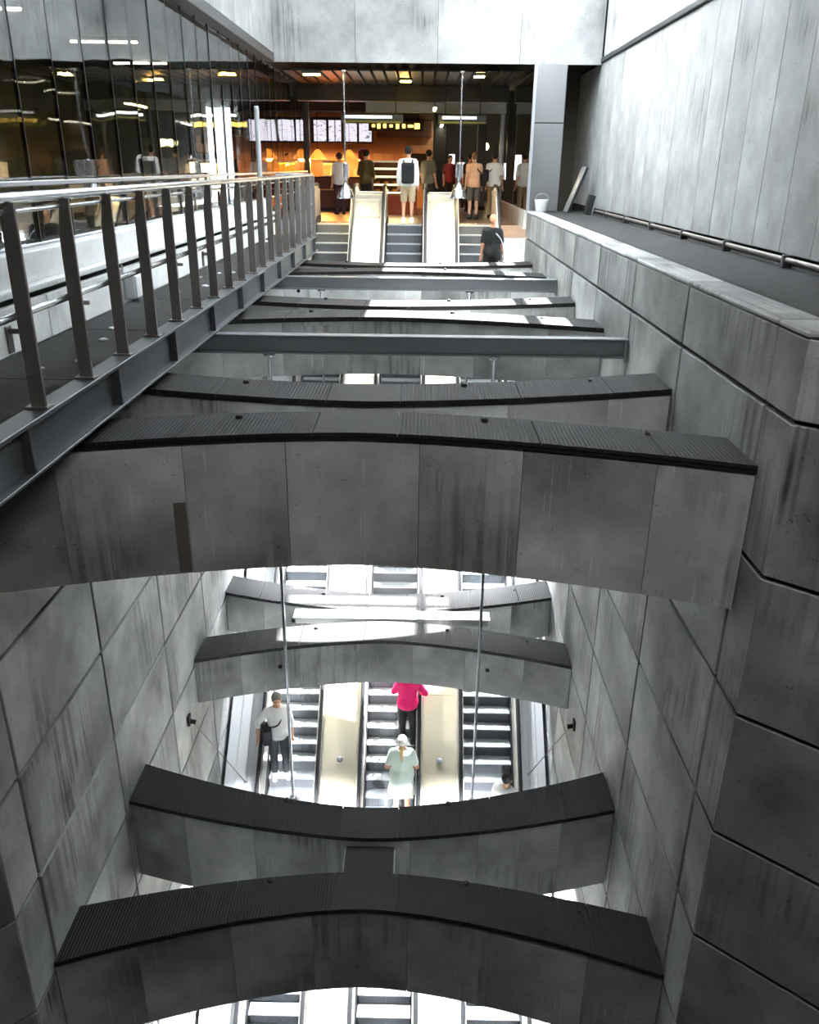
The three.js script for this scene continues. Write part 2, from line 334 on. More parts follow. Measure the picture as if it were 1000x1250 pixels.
function escalator(xc, label) {
  const t = thing('escalator', label, 'escalator', [0, 0, 0], 0, 'bank of three escalators');
  for (let i = -1; ; i++) {
    const z = ZT - 0.02 - (i + 1) * STEP.dz, y = -0.002 - (i + 1) * STEP.dy;
    if (z < Z0 + 0.1) break;
    const s = new THREE.Mesh(stepTread, M.tread); s.name = 'step'; s.position.set(xc, y, -z); s.castShadow = s.receiveShadow = true; t.add(s);
    const r = new THREE.Mesh(stepRiser, M.riser); r.name = 'riser'; r.castShadow = r.receiveShadow = true; s.add(r);
  }
  mesh('truss', profile([[Z0, nose(Z0) - 0.95], [ZT + 0.3, nose(ZT) - 0.95], [ZT + 0.3, nose(ZT) - 0.25], [ZT, nose(ZT) - 0.26], [Z0, nose(Z0) - 0.26]], xc - 0.44, xc + 0.44), M.black, t);
  mesh('comb_plate', box(xc - 0.44, xc + 0.44, 0.0, 0.012, ZT + 0.26, ZT + 0.8, 0.003), M.warmSteel, t);
  for (const s of [-1, 1]) {
    mesh('skirt', profile(ramp(-0.24, 0.16, 23.1), xc + s * 0.457 - 0.012, xc + s * 0.457 + 0.012), M.lip, t);
    mesh('balustrade_panel', profile(ramp(0.161, 0.78, 23.2), xc + s * 0.482 - 0.015, xc + s * 0.482 + 0.015), M.steel, t);
    mesh('inner_deck', profile(ramp(0.781, 0.80, 23.22), xc + s * 0.508 - 0.05, xc + s * 0.508 + 0.045), M.steel, t);
    mesh('handrail_guide', profile(ramp(0.801, 0.862, 23.22), xc + s * 0.518 - 0.018, xc + s * 0.518 + 0.018), M.steel, t);
    handrail(xc + s * 0.518, t);
  }
  return t;
}
const EX = [-2.20, -0.425, 1.355];
escalator(EX[0], 'left escalator, carrying the rider in a white shirt');
escalator(EX[1], 'middle escalator, carrying the woman in the pale dress');
escalator(EX[2], 'right escalator, beside the right shaft wall');
function median(x0, x1, label) {
  const t = thing('escalator_median', label, 'panel');
  mesh('base', profile(ramp(-0.6, 0.70, 23.2), x0, x1), M.steel, t);
  // brushed deck sheets laid end to end up the slope
  for (let z = Z0 + 0.05; z < ZT - 0.3; z += 1.72) {
    const z1 = Math.min(z + 1.70, ZT - 0.15);
    mesh('deck_sheet', profile([[z, nose(z) + 0.705], [z1, nose(z1) + 0.705], [z1, nose(z1) + 0.725], [z, nose(z) + 0.725]], x0 + 0.03, x1 - 0.03), M.warmSteel, t);
    const zm = (z + z1) / 2, g = lathe([[0, 0.03], [0.05, 0.026], [0.055, 0]], 12); g.rotateX(0.738); g.translate((x0 + x1) / 2, nose(zm) + 0.722, -zm);
    mesh('stop_fin', g, M.galv, t);
  }
  mesh('end_cap', box(x0 + 0.02, x1 - 0.02, 0.70, 0.735, ZT + 0.35, 23.16, 0.006), M.warmSteel, t);
  mesh('end_strip', box(x0 + 0.04, x1 - 0.04, 0.735, 0.75, 22.5, 22.65, 0.004), M.white, t);
}
median(EX[0] + 0.558, EX[1] - 0.558, 'bright metal deck between the left and middle escalators');
median(EX[1] + 0.558, EX[2] - 0.558, 'bright metal deck between the middle and right escalators');
function sideDeck(x0, x1, label) {
  const t = thing('escalator_side_cladding', label, 'cladding');
  const n = 3;
  for (let k = 0; k < n; k++) {
    const a = x0 + (x1 - x0) * k / n + 0.003, b = x0 + (x1 - x0) * (k + 1) / n - 0.003;
    mesh('cladding_strip', profile([[Z0, nose(Z0) - 0.5], [FAR + 0.4, nose(FAR + 0.4) - 0.5], [FAR + 0.4, nose(FAR + 0.4) + 0.70], [Z0, nose(Z0) + 0.70]], a, b), M.clad, t);
  }
}
sideDeck(L + 0.07, EX[0] - 0.565, 'pale sloping cladding between the left escalator and the shaft wall');
sideDeck(EX[2] + 0.565, R - 0.07, 'pale sloping cladding between the right escalator and the shaft wall');

// stay rods from the walls down to the cladding
function stay(a, b, label) {
  const t = thing('stay_rod', label, 'rod');
  mesh('rod', tube(a, b, 0.008, 8), M.post, t);
  const d = Math.sign(a[0] - XC);
  mesh('bracket', [cbox(0.03, 0.16, 0.12, 0.004, [a[0] + d * 0.045, a[1] + 0.02, a[2]]), tube([a[0] + d * 0.05, a[1], a[2]], [a[0] - d * 0.05, a[1] - 0.02, a[2]], 0.035, 10)], M.black, t);
  mesh('foot', lathe([[0, 0.03], [0.015, 0.03], [0.03, 0]], 10, b), M.galv, t);
}
stay([L + 0.07, -6.38, -10.27], [-2.95, nose(11.64) + 0.70, -11.64], 'thin steel stay rod on the left shaft wall under the arched strut');
stay([R - 0.07, -6.33, -10.25], [2.04, nose(11.8) + 0.70, -11.8], 'thin steel stay rod on the right shaft wall under the arched strut');

// ---------------------------------------------------------------- right ledge and the tall boarded wall
struct(mesh('floor_ledge', box(R + 0.30, 4.065, 0.1, 0.385, NEAR + 0.003, 21.6, 0.01), M.asphalt), 'dark asphalt top of the ledge along the right wall', 'ledge');
{
  const w = struct(mesh('trim_1', box(R + 0.07, R + 0.31, 0.30, 0.384, NEAR, FAR, 0.01), M.joint), 'concrete coping along the edge of the right ledge', 'coping');
  for (let i = 0; i + 1 < COLS.length; i++) mesh('coping_stone', box(R - 0.002, R + 0.32, 0.386, 0.43, COLS[i] + 0.006, COLS[i + 1] - 0.006, 0.014, rnd(), rnd()), M.wall, w);
}
{
  const x = 4.02, w = struct(mesh('wall_right_upper', box(x + 0.05, x + 0.4, 0.05, 5.2, -6, 24.2, 0.002), M.joint), 'tall pale boarded concrete wall above the right ledge', 'wall');
  for (let z = 0.75; z < 24; z += 0.824) {
    const g = 0.005;
    mesh('board', box(x + rr(-0.002, 0.002), x + 0.06, 0.50, 3.54, z + g, Math.min(24.1, z + 0.824) - g, 0.005, rnd(), rnd()), M.pale, w);
    if (z > 8.1 && z < 21.1) mesh('upper_board', box(x + 0.012, x + 0.052, 3.66, 5.2, z + g, Math.min(21.2, z + 0.824) - g, 0.005, rnd(), rnd()), M.pale, w);
  }
  mesh('drip_rail', box(x - 0.05, x + 0.06, 3.55, 3.64, -6, 21.2, 0.01), M.mullion, w);
}
{
  const t = thing('wall_pipe', 'thin pipe running along the foot of the pale boarded wall', 'pipe');
  mesh('pipe', tube([3.90, 0.47, -4.5], [3.90, 0.47, -20], 0.028, 10), M.post, t);
  for (let z = 5.5; z < 20; z += 1.9) mesh('clip', box(3.865, 3.97, 0.385, 0.52, z - 0.03, z + 0.03, 0.006), M.steelPaint, t);
}
{
  const c = new THREE.CatmullRomCurve3([[2.75, 5.6], [2.98, 5.75], [3.15, 5.55], [3.35, 5.85], [3.6, 5.7], [3.9, 6.0]].map(([x, z], i) => V(x, 0.405 + (i % 2) * 0.03, -z)));
  tag(mesh('cable', new THREE.TubeGeometry(c, 60, 0.018, 7).toNonIndexed(), M.black), 'loose black cable lying on the near end of the ledge', 'cable');
}

// ---------------------------------------------------------------- left kerb, sill, glazing, walkway
const GX = -3.62, DECK = -0.13;
{
  const w = struct(mesh('wall_left_kerb', box(L - 0.5, L - 0.065, -0.15, 0.35, 3, FAR, 0.002), M.joint), 'white kerb wall of concrete panels beside the walkway', 'wall');
  for (let z = 3.68; z < FAR; z += 2) mesh('kerb_panel', box(L - 0.06, L, -0.14, 0.24, z + 0.014, Math.min(FAR, z + 2) - 0.014, 0.006, rnd(), rnd()), M.kerb, w);
  mesh('sill', box(L - 0.45, L + 0.02, 0.30, 0.36, 3, FAR, 0.01), M.kerb, w);
  mesh('upstand', box(L - 0.4, L - 0.06, 0.36, 0.62, 3, FAR, 0.008), M.kerb, w);
}
{
  const t = thing('curtain_wall', 'long wall of dark mirror-like glass panes beside the walkway', 'glass wall');
  for (let k = 0, z = 3.18; z < 28; k++, z += 0.842) {
    const z1 = Math.min(28.1, z + 0.842);
    for (const [y0, y1] of [[0.64, 1.15], [1.19, 3.46]]) {
      const g = box(-0.006, 0.006, 0, y1 - y0 - 0.01, 0, z1 - z - 0.02, 0.002); const u = g.attributes.uv; const a = rnd(), b = rnd();
      for (let i = 0; i < u.count; i++) u.setXY(i, u.getX(i) * 2 + a, u.getY(i) * 2 + b);
      const p = mesh('pane', g, M.glass, t); p.position.set(GX, y0 + 0.005, -(z + 0.01)); p.rotation.set(0, rr(-0.005, 0.005), rr(-0.004, 0.004));
    }
    mesh('mullion', box(GX - 0.03, GX + 0.010, 0.62, 3.5, z - 0.009, z + 0.009, 0.003), M.mullion, t);
  }
  mesh('transom', box(GX - 0.05, GX + 0.026, 1.15, 1.19, 3.1, 28.1, 0.005), M.galv, t);
  mesh('bottom_channel', box(GX - 0.05, GX + 0.03, 0.621, 0.65, 3.1, 28.1, 0.005), M.galv, t);
  mesh('end_post', box(GX - 0.08, GX + 0.10, 0, 3.5, 28.1, 28.28, 0.01), M.steelPaint, t);
}
// room behind the glass
struct(mesh('wall_left_room', box(-9.3, -9.1, 0, 3.5, 3, 30, 0.002), M.olive), 'dim wall of the room behind the glass', 'wall');
struct(mesh('floor_left_room', box(-9.3, L - 0.5, -0.1, 0, 3, 30, 0.002), M.darkRoom), 'dark floor of the room behind the glass', 'floor');
struct(mesh('ceiling_left_room', box(-9.3, GX + 0.03, 3.5, 3.62, 3, 30, 0.002), M.soffit), 'ceiling of the room behind the glass', 'ceiling');
struct(mesh('wall_left_room_near', box(-9.3, -3.9, 0, 3.5, 2.8, 3, 0.002), M.darkRoom), 'near end wall of the room behind the glass', 'wall');
function strip(x0, x1, y, z, hex, k, label, along = 'x') {
  const t = thing('strip_lamp', label, 'lamp');
  mesh('housing', along === 'x' ? box(x0, x1, y + 0.035, y + 0.09, z - 0.06, z + 0.06, 0.008) : box(x0 - 0.06, x0 + 0.06, y + 0.035, y + 0.09, z, z + (x1 - x0), 0.008), M.steelPaint, t);
  mesh('tube', along === 'x' ? box(x0 + 0.03, x1 - 0.03, y, y + 0.034, z - 0.04, z + 0.04, 0.008) : box(x0 - 0.04, x0 + 0.04, y, y + 0.034, z + 0.03, z + (x1 - x0) - 0.03, 0.008), emit(hex, k), t);
  const W = along === 'x' ? x1 - x0 : 0.08, D = along === 'x' ? 0.08 : x1 - x0;
  const a = new THREE.RectAreaLight(hex, k, W, D); a.position.set(along === 'x' ? (x0 + x1) / 2 : x0, y - 0.01, along === 'x' ? -z : -(z + (x1 - x0) / 2)); a.rotation.x = -Math.PI / 2; t.add(a);
  return t;
}
[[11.0, -6.8], [14.0, -7.2], [17.5, -6.6], [21, -7.0]].forEach(([z, x], i) => strip(x, x + 1.3, 3.405, z, 0xfff0c8, 30, ['nearest', 'second', 'third', 'farthest'][i] + ' strip lamp in the dim room behind the glass'));

strip(0.4, 2.2, 3.525, 2.9, 0xfaf8f2, 88, 'unseen ceiling strip lamp added to light the nearest upper strut');  // added lamp out of view, brightens the face of the nearest upper strut
{ // steel walkway
  const t = thing('walkway', 'narrow steel walkway along the kerb, on a grey girder', 'walkway');
  const x1 = -2.36, zs = 2.0, ze = 19.9;
  for (let z = zs; z < ze - 0.2; z += 2) mesh('deck_plate', box(L + 0.03, x1 - 0.16, DECK - 0.05, DECK, z + 0.006, Math.min(ze, z + 2) - 0.006, 0.006, rnd(), rnd()), M.asphalt, t);
  mesh('girder_web', box(x1 - 0.09, x1 - 0.07, -0.436, -0.14, zs, ze, 0.003), M.steelPaint, t);
  mesh('top_flange', box(x1 - 0.17, x1, -0.145, -0.115, zs, ze, 0.004), M.steelPaint, t);
  mesh('bottom_flange', box(x1 - 0.17, x1, -0.458, -0.435, zs, ze, 0.004), M.steelPaint, t);
  for (let z = 3.2; z < ze; z += 1.62) mesh('stiffener', box(x1 - 0.07, x1 - 0.005, -0.436, -0.145, z - 0.012, z + 0.012, 0.003), M.steelPaint, t);
  for (let z = 4.6; z < ze; z += 3.2) mesh('cross_bearer', box(L + 0.03, x1 - 0.17, -0.36, -0.19, z - 0.05, z + 0.05, 0.004), M.steelPaint, t);
}
{ // railing
  const t = thing('railing', 'long steel railing with a round top rail along the walkway edge', 'railing');
  const x = -2.45, ze = 19.85;
  const c = new THREE.CatmullRomCurve3([V(x, 1.15, -2.0), V(x, 1.15, -10), V(x, 1.15, -ze)]);
  mesh('top_rail', tube([x, 1.15, -2], [x, 1.15, -ze], 0.034, 14), M.rail, t);
  mesh('under_rail', tube([x - 0.01, 1.075, -2], [x - 0.01, 1.075, -ze], 0.014, 8), M.rail, t);
  mesh('middle_rail', tube([x - 0.05, 0.47, -2], [x - 0.05, 0.47, -ze], 0.024, 12), M.rail, t);
  // flat posts: wide below, cut back towards the rail
  const shape = new THREE.Shape([[-0.045, 0], [0.045, 0], [0.045, 1.0], [0.012, 1.24], [-0.045, 1.24]].map((p) => new THREE.Vector2(...p)));
  const g = new THREE.ExtrudeGeometry(shape, { depth: 0.022, bevelEnabled: true, bevelSize: 0.003, bevelThickness: 0.003, bevelSegments: 1 }); g.rotateY(Math.PI);
  const foot = cbox(0.15, 0.015, 0.1, 0.003, [0, 0.008, -0.01]);
  for (let z = 2.72; z < ze + 0.05; z += 0.816) {
    const p = mesh('post', g.clone(), M.post, t); p.position.set(x, -0.115, -z); p.rotation.y = 0.0;
    const f = mesh('foot', foot, M.post, p);
  }
  mesh('end_rail', tube([x, 1.15, -ze], [L + 0.15, 1.15, -ze], 0.034, 14), M.rail, t); mesh('end_rail', tube([x, 0.55, -ze], [L + 0.15, 0.55, -ze], 0.02, 10), M.rail, t);
  for (let k = 0; k < 4; k++) { const p = mesh('post', g, M.rail, t); p.position.set(x - 0.02 - k * 0.24, -0.115, -ze); p.rotation.y = Math.PI / 2; }
}
{
  tag(mesh('toe_board', box(L + 0.08, -2.52, -0.10, 0.22, 19.92, 19.96, 0.006), M.galv), 'grey plate closing the far end of the walkway', 'panel');
  const p = thing('white_post', 'tall white post at the far end of the walkway', 'post', [L + 0.12, DECK, -18.05]);
  mesh('shaft', lathe([[0.05, 0], [0.05, 2.5], [0.04, 2.54], [0, 2.54]], 20), M.galvPaint, p); mesh('base_plate', cbox(0.24, 0.02, 0.24, 0.004, [0, 0.01, 0]), M.white, p);
  const b = thing('junction_box', 'white electrical box on the kerb beside the walkway', 'electrical box');
  mesh('case', box(L, L + 0.12, -0.1, 0.17, 9.75, 10.0, 0.012), M.white, b); mesh('cover', box(L + 0.12, L + 0.135, -0.085, 0.155, 9.765, 9.985, 0.006), M.whiteRough, b); mesh('conduit', tube([L + 0.02, -0.1, -9.68], [L + 0.02, 0.29, -9.68], 0.012, 8), M.galv, b);
  [6.85, 8.4, 11.9, 13.4].forEach((z, i) => {
    const k = thing('kerb_bracket', ['dark angle bracket on the kerb nearest the camera', 'dark angle bracket on the kerb just before the white box', 'small bracket on the kerb just beyond the white box', 'farthest small bracket on the sunlit kerb'][i], 'bracket');
    mesh('plate', box(L, L + 0.012, -0.12, 0.1, z - 0.05, z + 0.05, 0.003), M.post, k); mesh('arm', box(L + 0.012, L + 0.10, 0.04, 0.08, z - 0.02, z + 0.02, 0.005), M.post, k);
  });
  for (let i = 0; i < 9; i++) {
    const z = rr(6, 13), x = rr(-3.1, -2.65), s = rr(0.02, 0.04), g = new THREE.IcosahedronGeometry(s, 1), q = g.attributes.position;
    for (let k = 0; k < q.count; k++) { const f = 0.75 + 0.5 * noise(q.getX(k) * 60 + i * 3, q.getY(k) * 60 + q.getZ(k) * 40, 64, 200 + i); q.setXYZ(k, q.getX(k) * f * 1.3, q.getY(k) * f * 0.45, q.getZ(k) * f); }
    g.translate(x, DECK + s * 0.4, -z); g.computeVertexNormals();
    tag(mesh('rubble_chip', muv(g), M.whiteRough), 'small pale chip of rubble lying on the dark walkway deck', 'rubble', 'rubble chips on the walkway');
  }
}

// ---------------------------------------------------------------- roof, lintel, skylight
const RY = 5.2, OZ = 8.8, LZ = 21.2;
{
  const w = struct(mesh('wall_lintel', box(L - 0.3, 4.4, 3.55, RY, LZ + 0.05, LZ + 0.5, 0.002), M.joint), 'pale concrete lintel over the entrance to the concourse', 'wall');
  const xs = [L - 0.05, -1.55, 0.3, 2.15, 4.0];
  for (let i = 0; i + 1 < xs.length; i++) mesh('lintel_panel', box(xs[i] + 0.003, xs[i + 1] - 0.003, 3.50, RY, LZ, LZ + 0.06, 0.006, rnd(), rnd()), M.pale, w);
}
{
  const w = struct(mesh('wall_left_upper', box(L - 0.35, L - 0.05, 3.66, RY, OZ, LZ, 0.002), M.joint), 'pale concrete wall of the skylight well above the glass', 'wall');
  for (let z = OZ; z < LZ - 0.1; z += 1.66) mesh('well_panel', box(L - 0.06, L, 3.68, RY, z + 0.005, Math.min(LZ, z + 1.66) - 0.005, 0.006, rnd(), rnd()), M.pale, w);
  mesh('soffit_beam', box(L - 0.3, L + 0.01, 3.50, 3.68, OZ, LZ, 0.01), M.soffit, w);
}
struct(mesh('ceiling', box(-9.3, 4.42, 3.62, 3.9, -6.3, OZ, 0.004), M.soffit), 'ceiling over the near end of the shaft', 'ceiling');
struct(mesh('wall_well_near', box(L - 0.35, 4.42, 3.9, RY, OZ - 0.3, OZ, 0.002), M.pale), 'near wall of the skylight well', 'wall');
struct(mesh('ceiling_left_slab', box(-9.3, L - 0.35, 3.62, 3.9, OZ, 30, 0.004), M.soffit), 'roof slab over the glazed room', 'ceiling');
{
  const t = thing('skylight', 'large glazed skylight over the shaft', 'skylight');
  const z0 = OZ - 0.3, z1 = LZ + 0.5, clearX = 0.85, edgeX = 3.72, x1 = 5.3, sunZ = 12.6;
  const zs = [z0, 10.5, sunZ, 14.8, 17.0, 19.2, z1];
  for (let k = 0; k + 1 < zs.length; k++) {
    for (const [xa, xb] of [[L - 0.35, -1.15], [-1.15, clearX], ...(zs[k] < sunZ ? [[clearX, edgeX]] : []), [edgeX, x1]]) mesh('added_frosted_pane', box(xa + 0.02, xb - 0.02, RY + 0.06, RY + 0.07, zs[k] + 0.02, zs[k + 1] - 0.02, 0.002), M.frost, t);  // unseen frosted panes, added to keep direct sun to the clear part
    if (zs[k] >= sunZ) for (const [xa, xb] of [[clearX, 3.2], [3.2, edgeX]]) mesh('clear_pane', box(xa + 0.02, xb - 0.02, RY + 0.06, RY + 0.07, zs[k] + 0.02, zs[k + 1] - 0.02, 0.002), M.clear, t);
    mesh('rafter', box(L - 0.35, x1, RY, RY + 0.12, zs[k] - 0.03, zs[k] + 0.03, 0.006), M.steelPaint, t);
  }
  for (const [x, w] of [[-1.15, 0.05], [clearX, 0.08], [3.2, 0.17], [edgeX, 0.08]]) mesh('purlin', box(x - w / 2, x + w / 2, RY + 0.02, RY + 0.12, z0, z1, 0.006), M.steelPaint, t);
  mesh('edge_frame', box(L - 0.4, L - 0.3, RY, RY + 0.12, z0, z1, 0.006), M.steelPaint, t); mesh('edge_frame', box(L - 0.4, x1, RY, RY + 0.12, z1 - 0.05, z1 + 0.05, 0.006), M.steelPaint, t);
}

// ---------------------------------------------------------------- upper concourse
struct(mesh('floor', box(-8, 8, -0.3, 0, ZT + 0.25, 40, 0.002), M.hallFloor), 'polished brown floor of the upper concourse', 'floor');
struct(mesh('ceiling_hall', box(-9.3, 8, 3.62, 3.9, LZ + 0.5, 40, 0.004), M.black), 'dark ceiling of the upper concourse', 'ceiling');
{
  const t = thing('slatted_ceiling', 'dark slatted metal ceiling of the upper concourse', 'ceiling slats');
  for (let x = -3.3; x < 2.1; x += 0.30) mesh('slat', box(x, x + 0.24, 3.38, 3.42, LZ + 0.5, 25.4, 0.006), M.slat, t);
  mesh('ceiling_beam', box(-3.5, 2.34, 3.0, 3.42, 25.4, 25.9, 0.01), M.slat, t);
}
struct(mesh('wall_hall_back', box(-8, 8, 0, 3.62, 38, 38.3, 0.002), M.hallWall), 'dark back wall of the concourse', 'wall');
struct(mesh('wall_hall_right', box(7.7, 8, 0, 3.62, 24, 38, 0.002), M.hallWall), 'right side wall of the concourse', 'wall');
struct(mesh('wall_hall_left', box(-9.3, -9, 0, 3.62, 30, 38, 0.002), M.hallWall), 'left side wall of the concourse', 'wall');
struct(mesh('wall_right_return', box(3.6, 7.8, 0, 3.62, 24, 24.3, 0.002), M.hallWall), 'dark wall behind the steel column', 'wall');
{
  const t = thing('steel_column', 'brushed steel clad column at the right of the concourse entrance', 'column');
  mesh('upper_sheet', box(2.54, 3.25, 2.31, 3.52, 21.2, 21.9, 0.012), M.column, t);
  mesh('lower_sheet', box(2.54, 3.25, 0.39, 2.295, 21.2, 21.9, 0.012), M.column, t);
  mesh('core', box(2.56, 3.23, 0.39, 3.5, 21.23, 21.88, 0.005), M.joint, t);
}
{
  const t = thing('glass_screen', 'tall dark glass screen beside the right escalator', 'glass wall');
  for (let k = 0; k < 4; k++) { const z = 20.5 + k * 1.9; const p = mesh('pane', box(2.44, 2.452, 0.42, 3.4, z + 0.02, z + 1.88, 0.002), M.glass, t); }
  mesh('front_post', box(2.41, 2.48, 0.39, 3.5, 20.44, 20.5, 0.008), M.galv, t);
  mesh('rear_post', box(2.38, 2.52, 0, 3.4, 28.1, 28.3, 0.01), M.galv, t);
  mesh('upstand', box(2.42, 2.5, 0, 0.42, 20.95, 28.1, 0.008), M.steel, t);
}
{ // boards leaning on the wall and a bucket, on the ledge
  const b = thing('leaning_board', 'dark board leaning against the wall beside the steel column', 'board', [3.42, 0.385, -20.9]);
  const g = cbox(0.05, 1.05, 0.5, 0.006, [0, 0.525, 0]); const bm = mesh('sheet', g, M.black, b); bm.rotation.z = -0.36; const e = mesh('edge', cbox(0.02, 1.05, 0.5, 0.004, [-0.04, 0.525, 0]), M.galv, b); e.rotation.z = -0.36;
  const d = thing('short_board', 'short dark board standing at the foot of the pale boarded wall', 'board', [3.72, 0.385, -19.9]);
  const d1 = mesh('sheet', cbox(0.12, 0.42, 0.3, 0.006, [0, 0.21, 0]), M.black, d); d1.rotation.z = -0.2; const d2 = mesh('edge', cbox(0.025, 0.42, 0.31, 0.004, [0.075, 0.21, 0]), M.galv, d); d2.rotation.z = -0.2;
  const k = thing('bucket', 'pale bucket standing on the ledge in front of the steel column', 'bucket', [2.72, 0.43, -20.2]);
  mesh('pail', lathe([[0, 0], [0.12, 0], [0.155, 0.24], [0.165, 0.25], [0.15, 0.245], [0.115, 0.015], [0, 0.015]], 24), M.whiteRough, k); const h = mesh('handle', new THREE.TorusGeometry(0.155, 0.006, 6, 20, Math.PI).toNonIndexed(), M.galv, k); h.position.y = 0.24; h.rotation.x = 0.4;
}

// hanging lamps: rod, neck and bell shade
function pendant(x, top, bottom, z, hex, k, label, group) {
  const t = thing('pendant_lamp', label, 'lamp', [x, bottom, -z], 0, group);
  mesh('rod', tube([0, 0.75, 0], [0, top - bottom, 0], 0.022, 10), M.rail, t);
  mesh('canopy', lathe([[0, 0], [0.07, 0], [0.07, -0.03], [0.03, -0.05], [0, -0.05]].reverse(), 14, [0, top - bottom - 0.002, 0]), M.rail, t);
  mesh('neck', lathe([[0, 0.80], [0.05, 0.80], [0.06, 0.76], [0.06, 0.48], [0.03, 0.42], [0.035, 0.34]], 18), M.rail, t);
  for (const s of [-1, 1]) mesh('fin', cbox(0.02, 0.32, 0.05, 0.004, [s * 0.075, 0.62, 0]), M.galv, t);
  mesh('shade', lathe([[0.035, 0.34], [0.09, 0.28], [0.16, 0.16], [0.205, 0.02], [0.205, 0], [0.195, 0], [0.15, 0.15], [0.08, 0.27], [0.03, 0.32]], 28), M.rail, t);
  const b = mesh('bulb', lathe([[0, 0.04], [0.05, 0.06], [0.07, 0.11], [0.04, 0.17], [0, 0.18]], 16), emit(hex, Math.min(k, 8)), t);
  const p = new THREE.PointLight(hex, k); p.position.set(0, 0.11, 0); p.castShadow = true; p.shadow.radius = 3; t.add(p);
}
pendant(-1.84, 3.38, 0.62, 21.4, 0xffe2a8, 4, 'bell-shaped metal lamp on a rod, left of the backpacker');
pendant(0.88, 3.38, 0.65, 21.4, 0xffe2a8, 4, 'bell-shaped metal lamp on a rod, right of the backpacker');
pendant(-1.765, -0.684, -8.05, 9.68, 0xf8faff, 240, 'lamp on a very long rod hanging over the left escalator');
pendant(0.87, -0.684, -8.05, 9.68, 0xf8faff, 240, 'lamp on a very long rod hanging over the right escalator');

pendant(-1.765, -0.684, -4.4, 15.13, 0xf8faff, 150, 'lamp on a long rod hidden under the second steel crossbar, over the left escalator');
pendant(0.87, -0.684, -4.4, 15.13, 0xf8faff, 150, 'lamp on a long rod hidden under the second steel crossbar, over the right escalator');

// ---------------------------------------------------------------- food stall and concourse furniture
const warm = 0xffb45c, amber = 0xffd060;
{
  const t = thing('food_stall', 'warmly lit food stall at the left of the concourse', 'stall');
  mesh('back_wall', box(-5.2, 0.35, 0, 3.0, 31.0, 31.15, 0.005), S({ color: 0xb08a60, roughness: 0.7 }), t);
  mesh('side_wall', box(-5.3, -5.2, 0, 3.0, 28.0, 31.1, 0.005), S({ color: 0x8a6a4a, roughness: 0.7 }), t);
  mesh('fascia', box(-5.2, 0.35, 2.95, 3.35, 29.3, 29.5, 0.01), S({ color: 0x40322a, roughness: 0.6 }), t);
  mesh('hood', box(-1.55, 0.3, 2.25, 2.75, 30.2, 31.0, 0.02), S({ color: 0x6e4a2e, roughness: 0.5 }), t);
  mesh('hood_trim', box(-0.55, 0.3, 1.75, 2.0, 30.4, 30.99, 0.01), S({ color: 0xc99a6a, roughness: 0.6 }), t);
  mesh('oven', box(-0.5, 0.2, 0.9, 1.74, 30.5, 30.99, 0.02), M.black, t);
  const tiles = [];
  for (let i = 0; i < 14; i++) for (let j = 0; j < 3; j++) mesh('wall_tile', box(-5.1 + i * 0.34, -5.1 + i * 0.34 + 0.33, 1.0 + j * 0.25, 1.24 + j * 0.25, 30.975, 31.0, 0.006), S({ color: [0xc9a27a, 0xb98f66, 0xd0ac84][(i * 7 + j * 5) % 3], roughness: 0.4 }), t);
}
{
  const t = thing('menu_screen_rack', 'dark red frame carrying the glowing menu screens', 'frame');
  mesh('back_board', box(-3.62, -1.62, 2.02, 2.78, 29.42, 29.5, 0.02), S({ color: 0x2c0c16, roughness: 0.5 }), t);
  mesh('arch_trim', new THREE.TorusGeometry(0.55, 0.03, 8, 24, Math.PI).scale(1.1, 0.35, 1).translate(-3.1, 2.78, -29.42).toNonIndexed(), S({ color: 0x8a6070, roughness: 0.5 }), t);
}
[-3.32, -2.84, -2.33, -1.86].forEach((x, i) => {
  const t = thing('menu_screen', ['leftmost glowing white menu screen over the stall', 'second glowing menu screen over the stall, split in two columns', 'third glowing white menu screen over the stall', 'rightmost glowing white menu screen over the stall'][i], 'screen', [x, 2.38, -29.40]);
  mesh('bezel', cbox(0.44, 0.66, 0.04, 0.008), M.black, t);
  const pic = tex(64, (u, v) => { const q = noise(u * 8, v * 16, 16, 300 + i) * noise(u * 4, v * 32, 32, 310 + i); const col = i === 1 && Math.abs(u - 0.5) < 0.05 ? 0.55 : 1; const k = col * (0.98 - 0.45 * ss(0.42, 0.6, q)); return [k * 0.97, k * 0.95, k]; });
  const s = mesh('picture', new THREE.PlaneGeometry(0.40, 0.62).translate(0, 0, 0.022), S({ color: 0x0, emissive: 0xffffff, emissiveMap: pic, emissiveIntensity: 0.55 }), t);
  const a = new THREE.RectAreaLight(0xf4f0ff, 0.5, 0.40, 0.62); a.position.set(0, 0, 0.03); a.rotation.y = Math.PI; t.add(a);
});
function counter(x0, x1, z, label, mat) {
  const t = thing('service_counter', label, 'counter');
  mesh('front', box(x0, x1, 0.08, 0.98, z, z + 0.7, 0.01), mat, t); mesh('top', box(x0 - 0.03, x1 + 0.03, 0.98, 1.02, z - 0.04, z + 0.72, 0.008), S({ color: 0x3a2a20, roughness: 0.25 }), t);
  mesh('plinth', box(x0 + 0.03, x1 - 0.03, 0, 0.08, z + 0.05, z + 0.65, 0.004), M.black, t); mesh('trim', box(x0, x1, 0.62, 0.65, z - 0.015, z - 0.001, 0.004), S({ color: 0xd8b070, roughness: 0.3, metalness: 0.6 }), t);
  return t;
}
counter(-4.4, -1.75, 28.35, 'dark service counter under the menu screens', S({ color: 0x5a2410, roughness: 0.4 }));
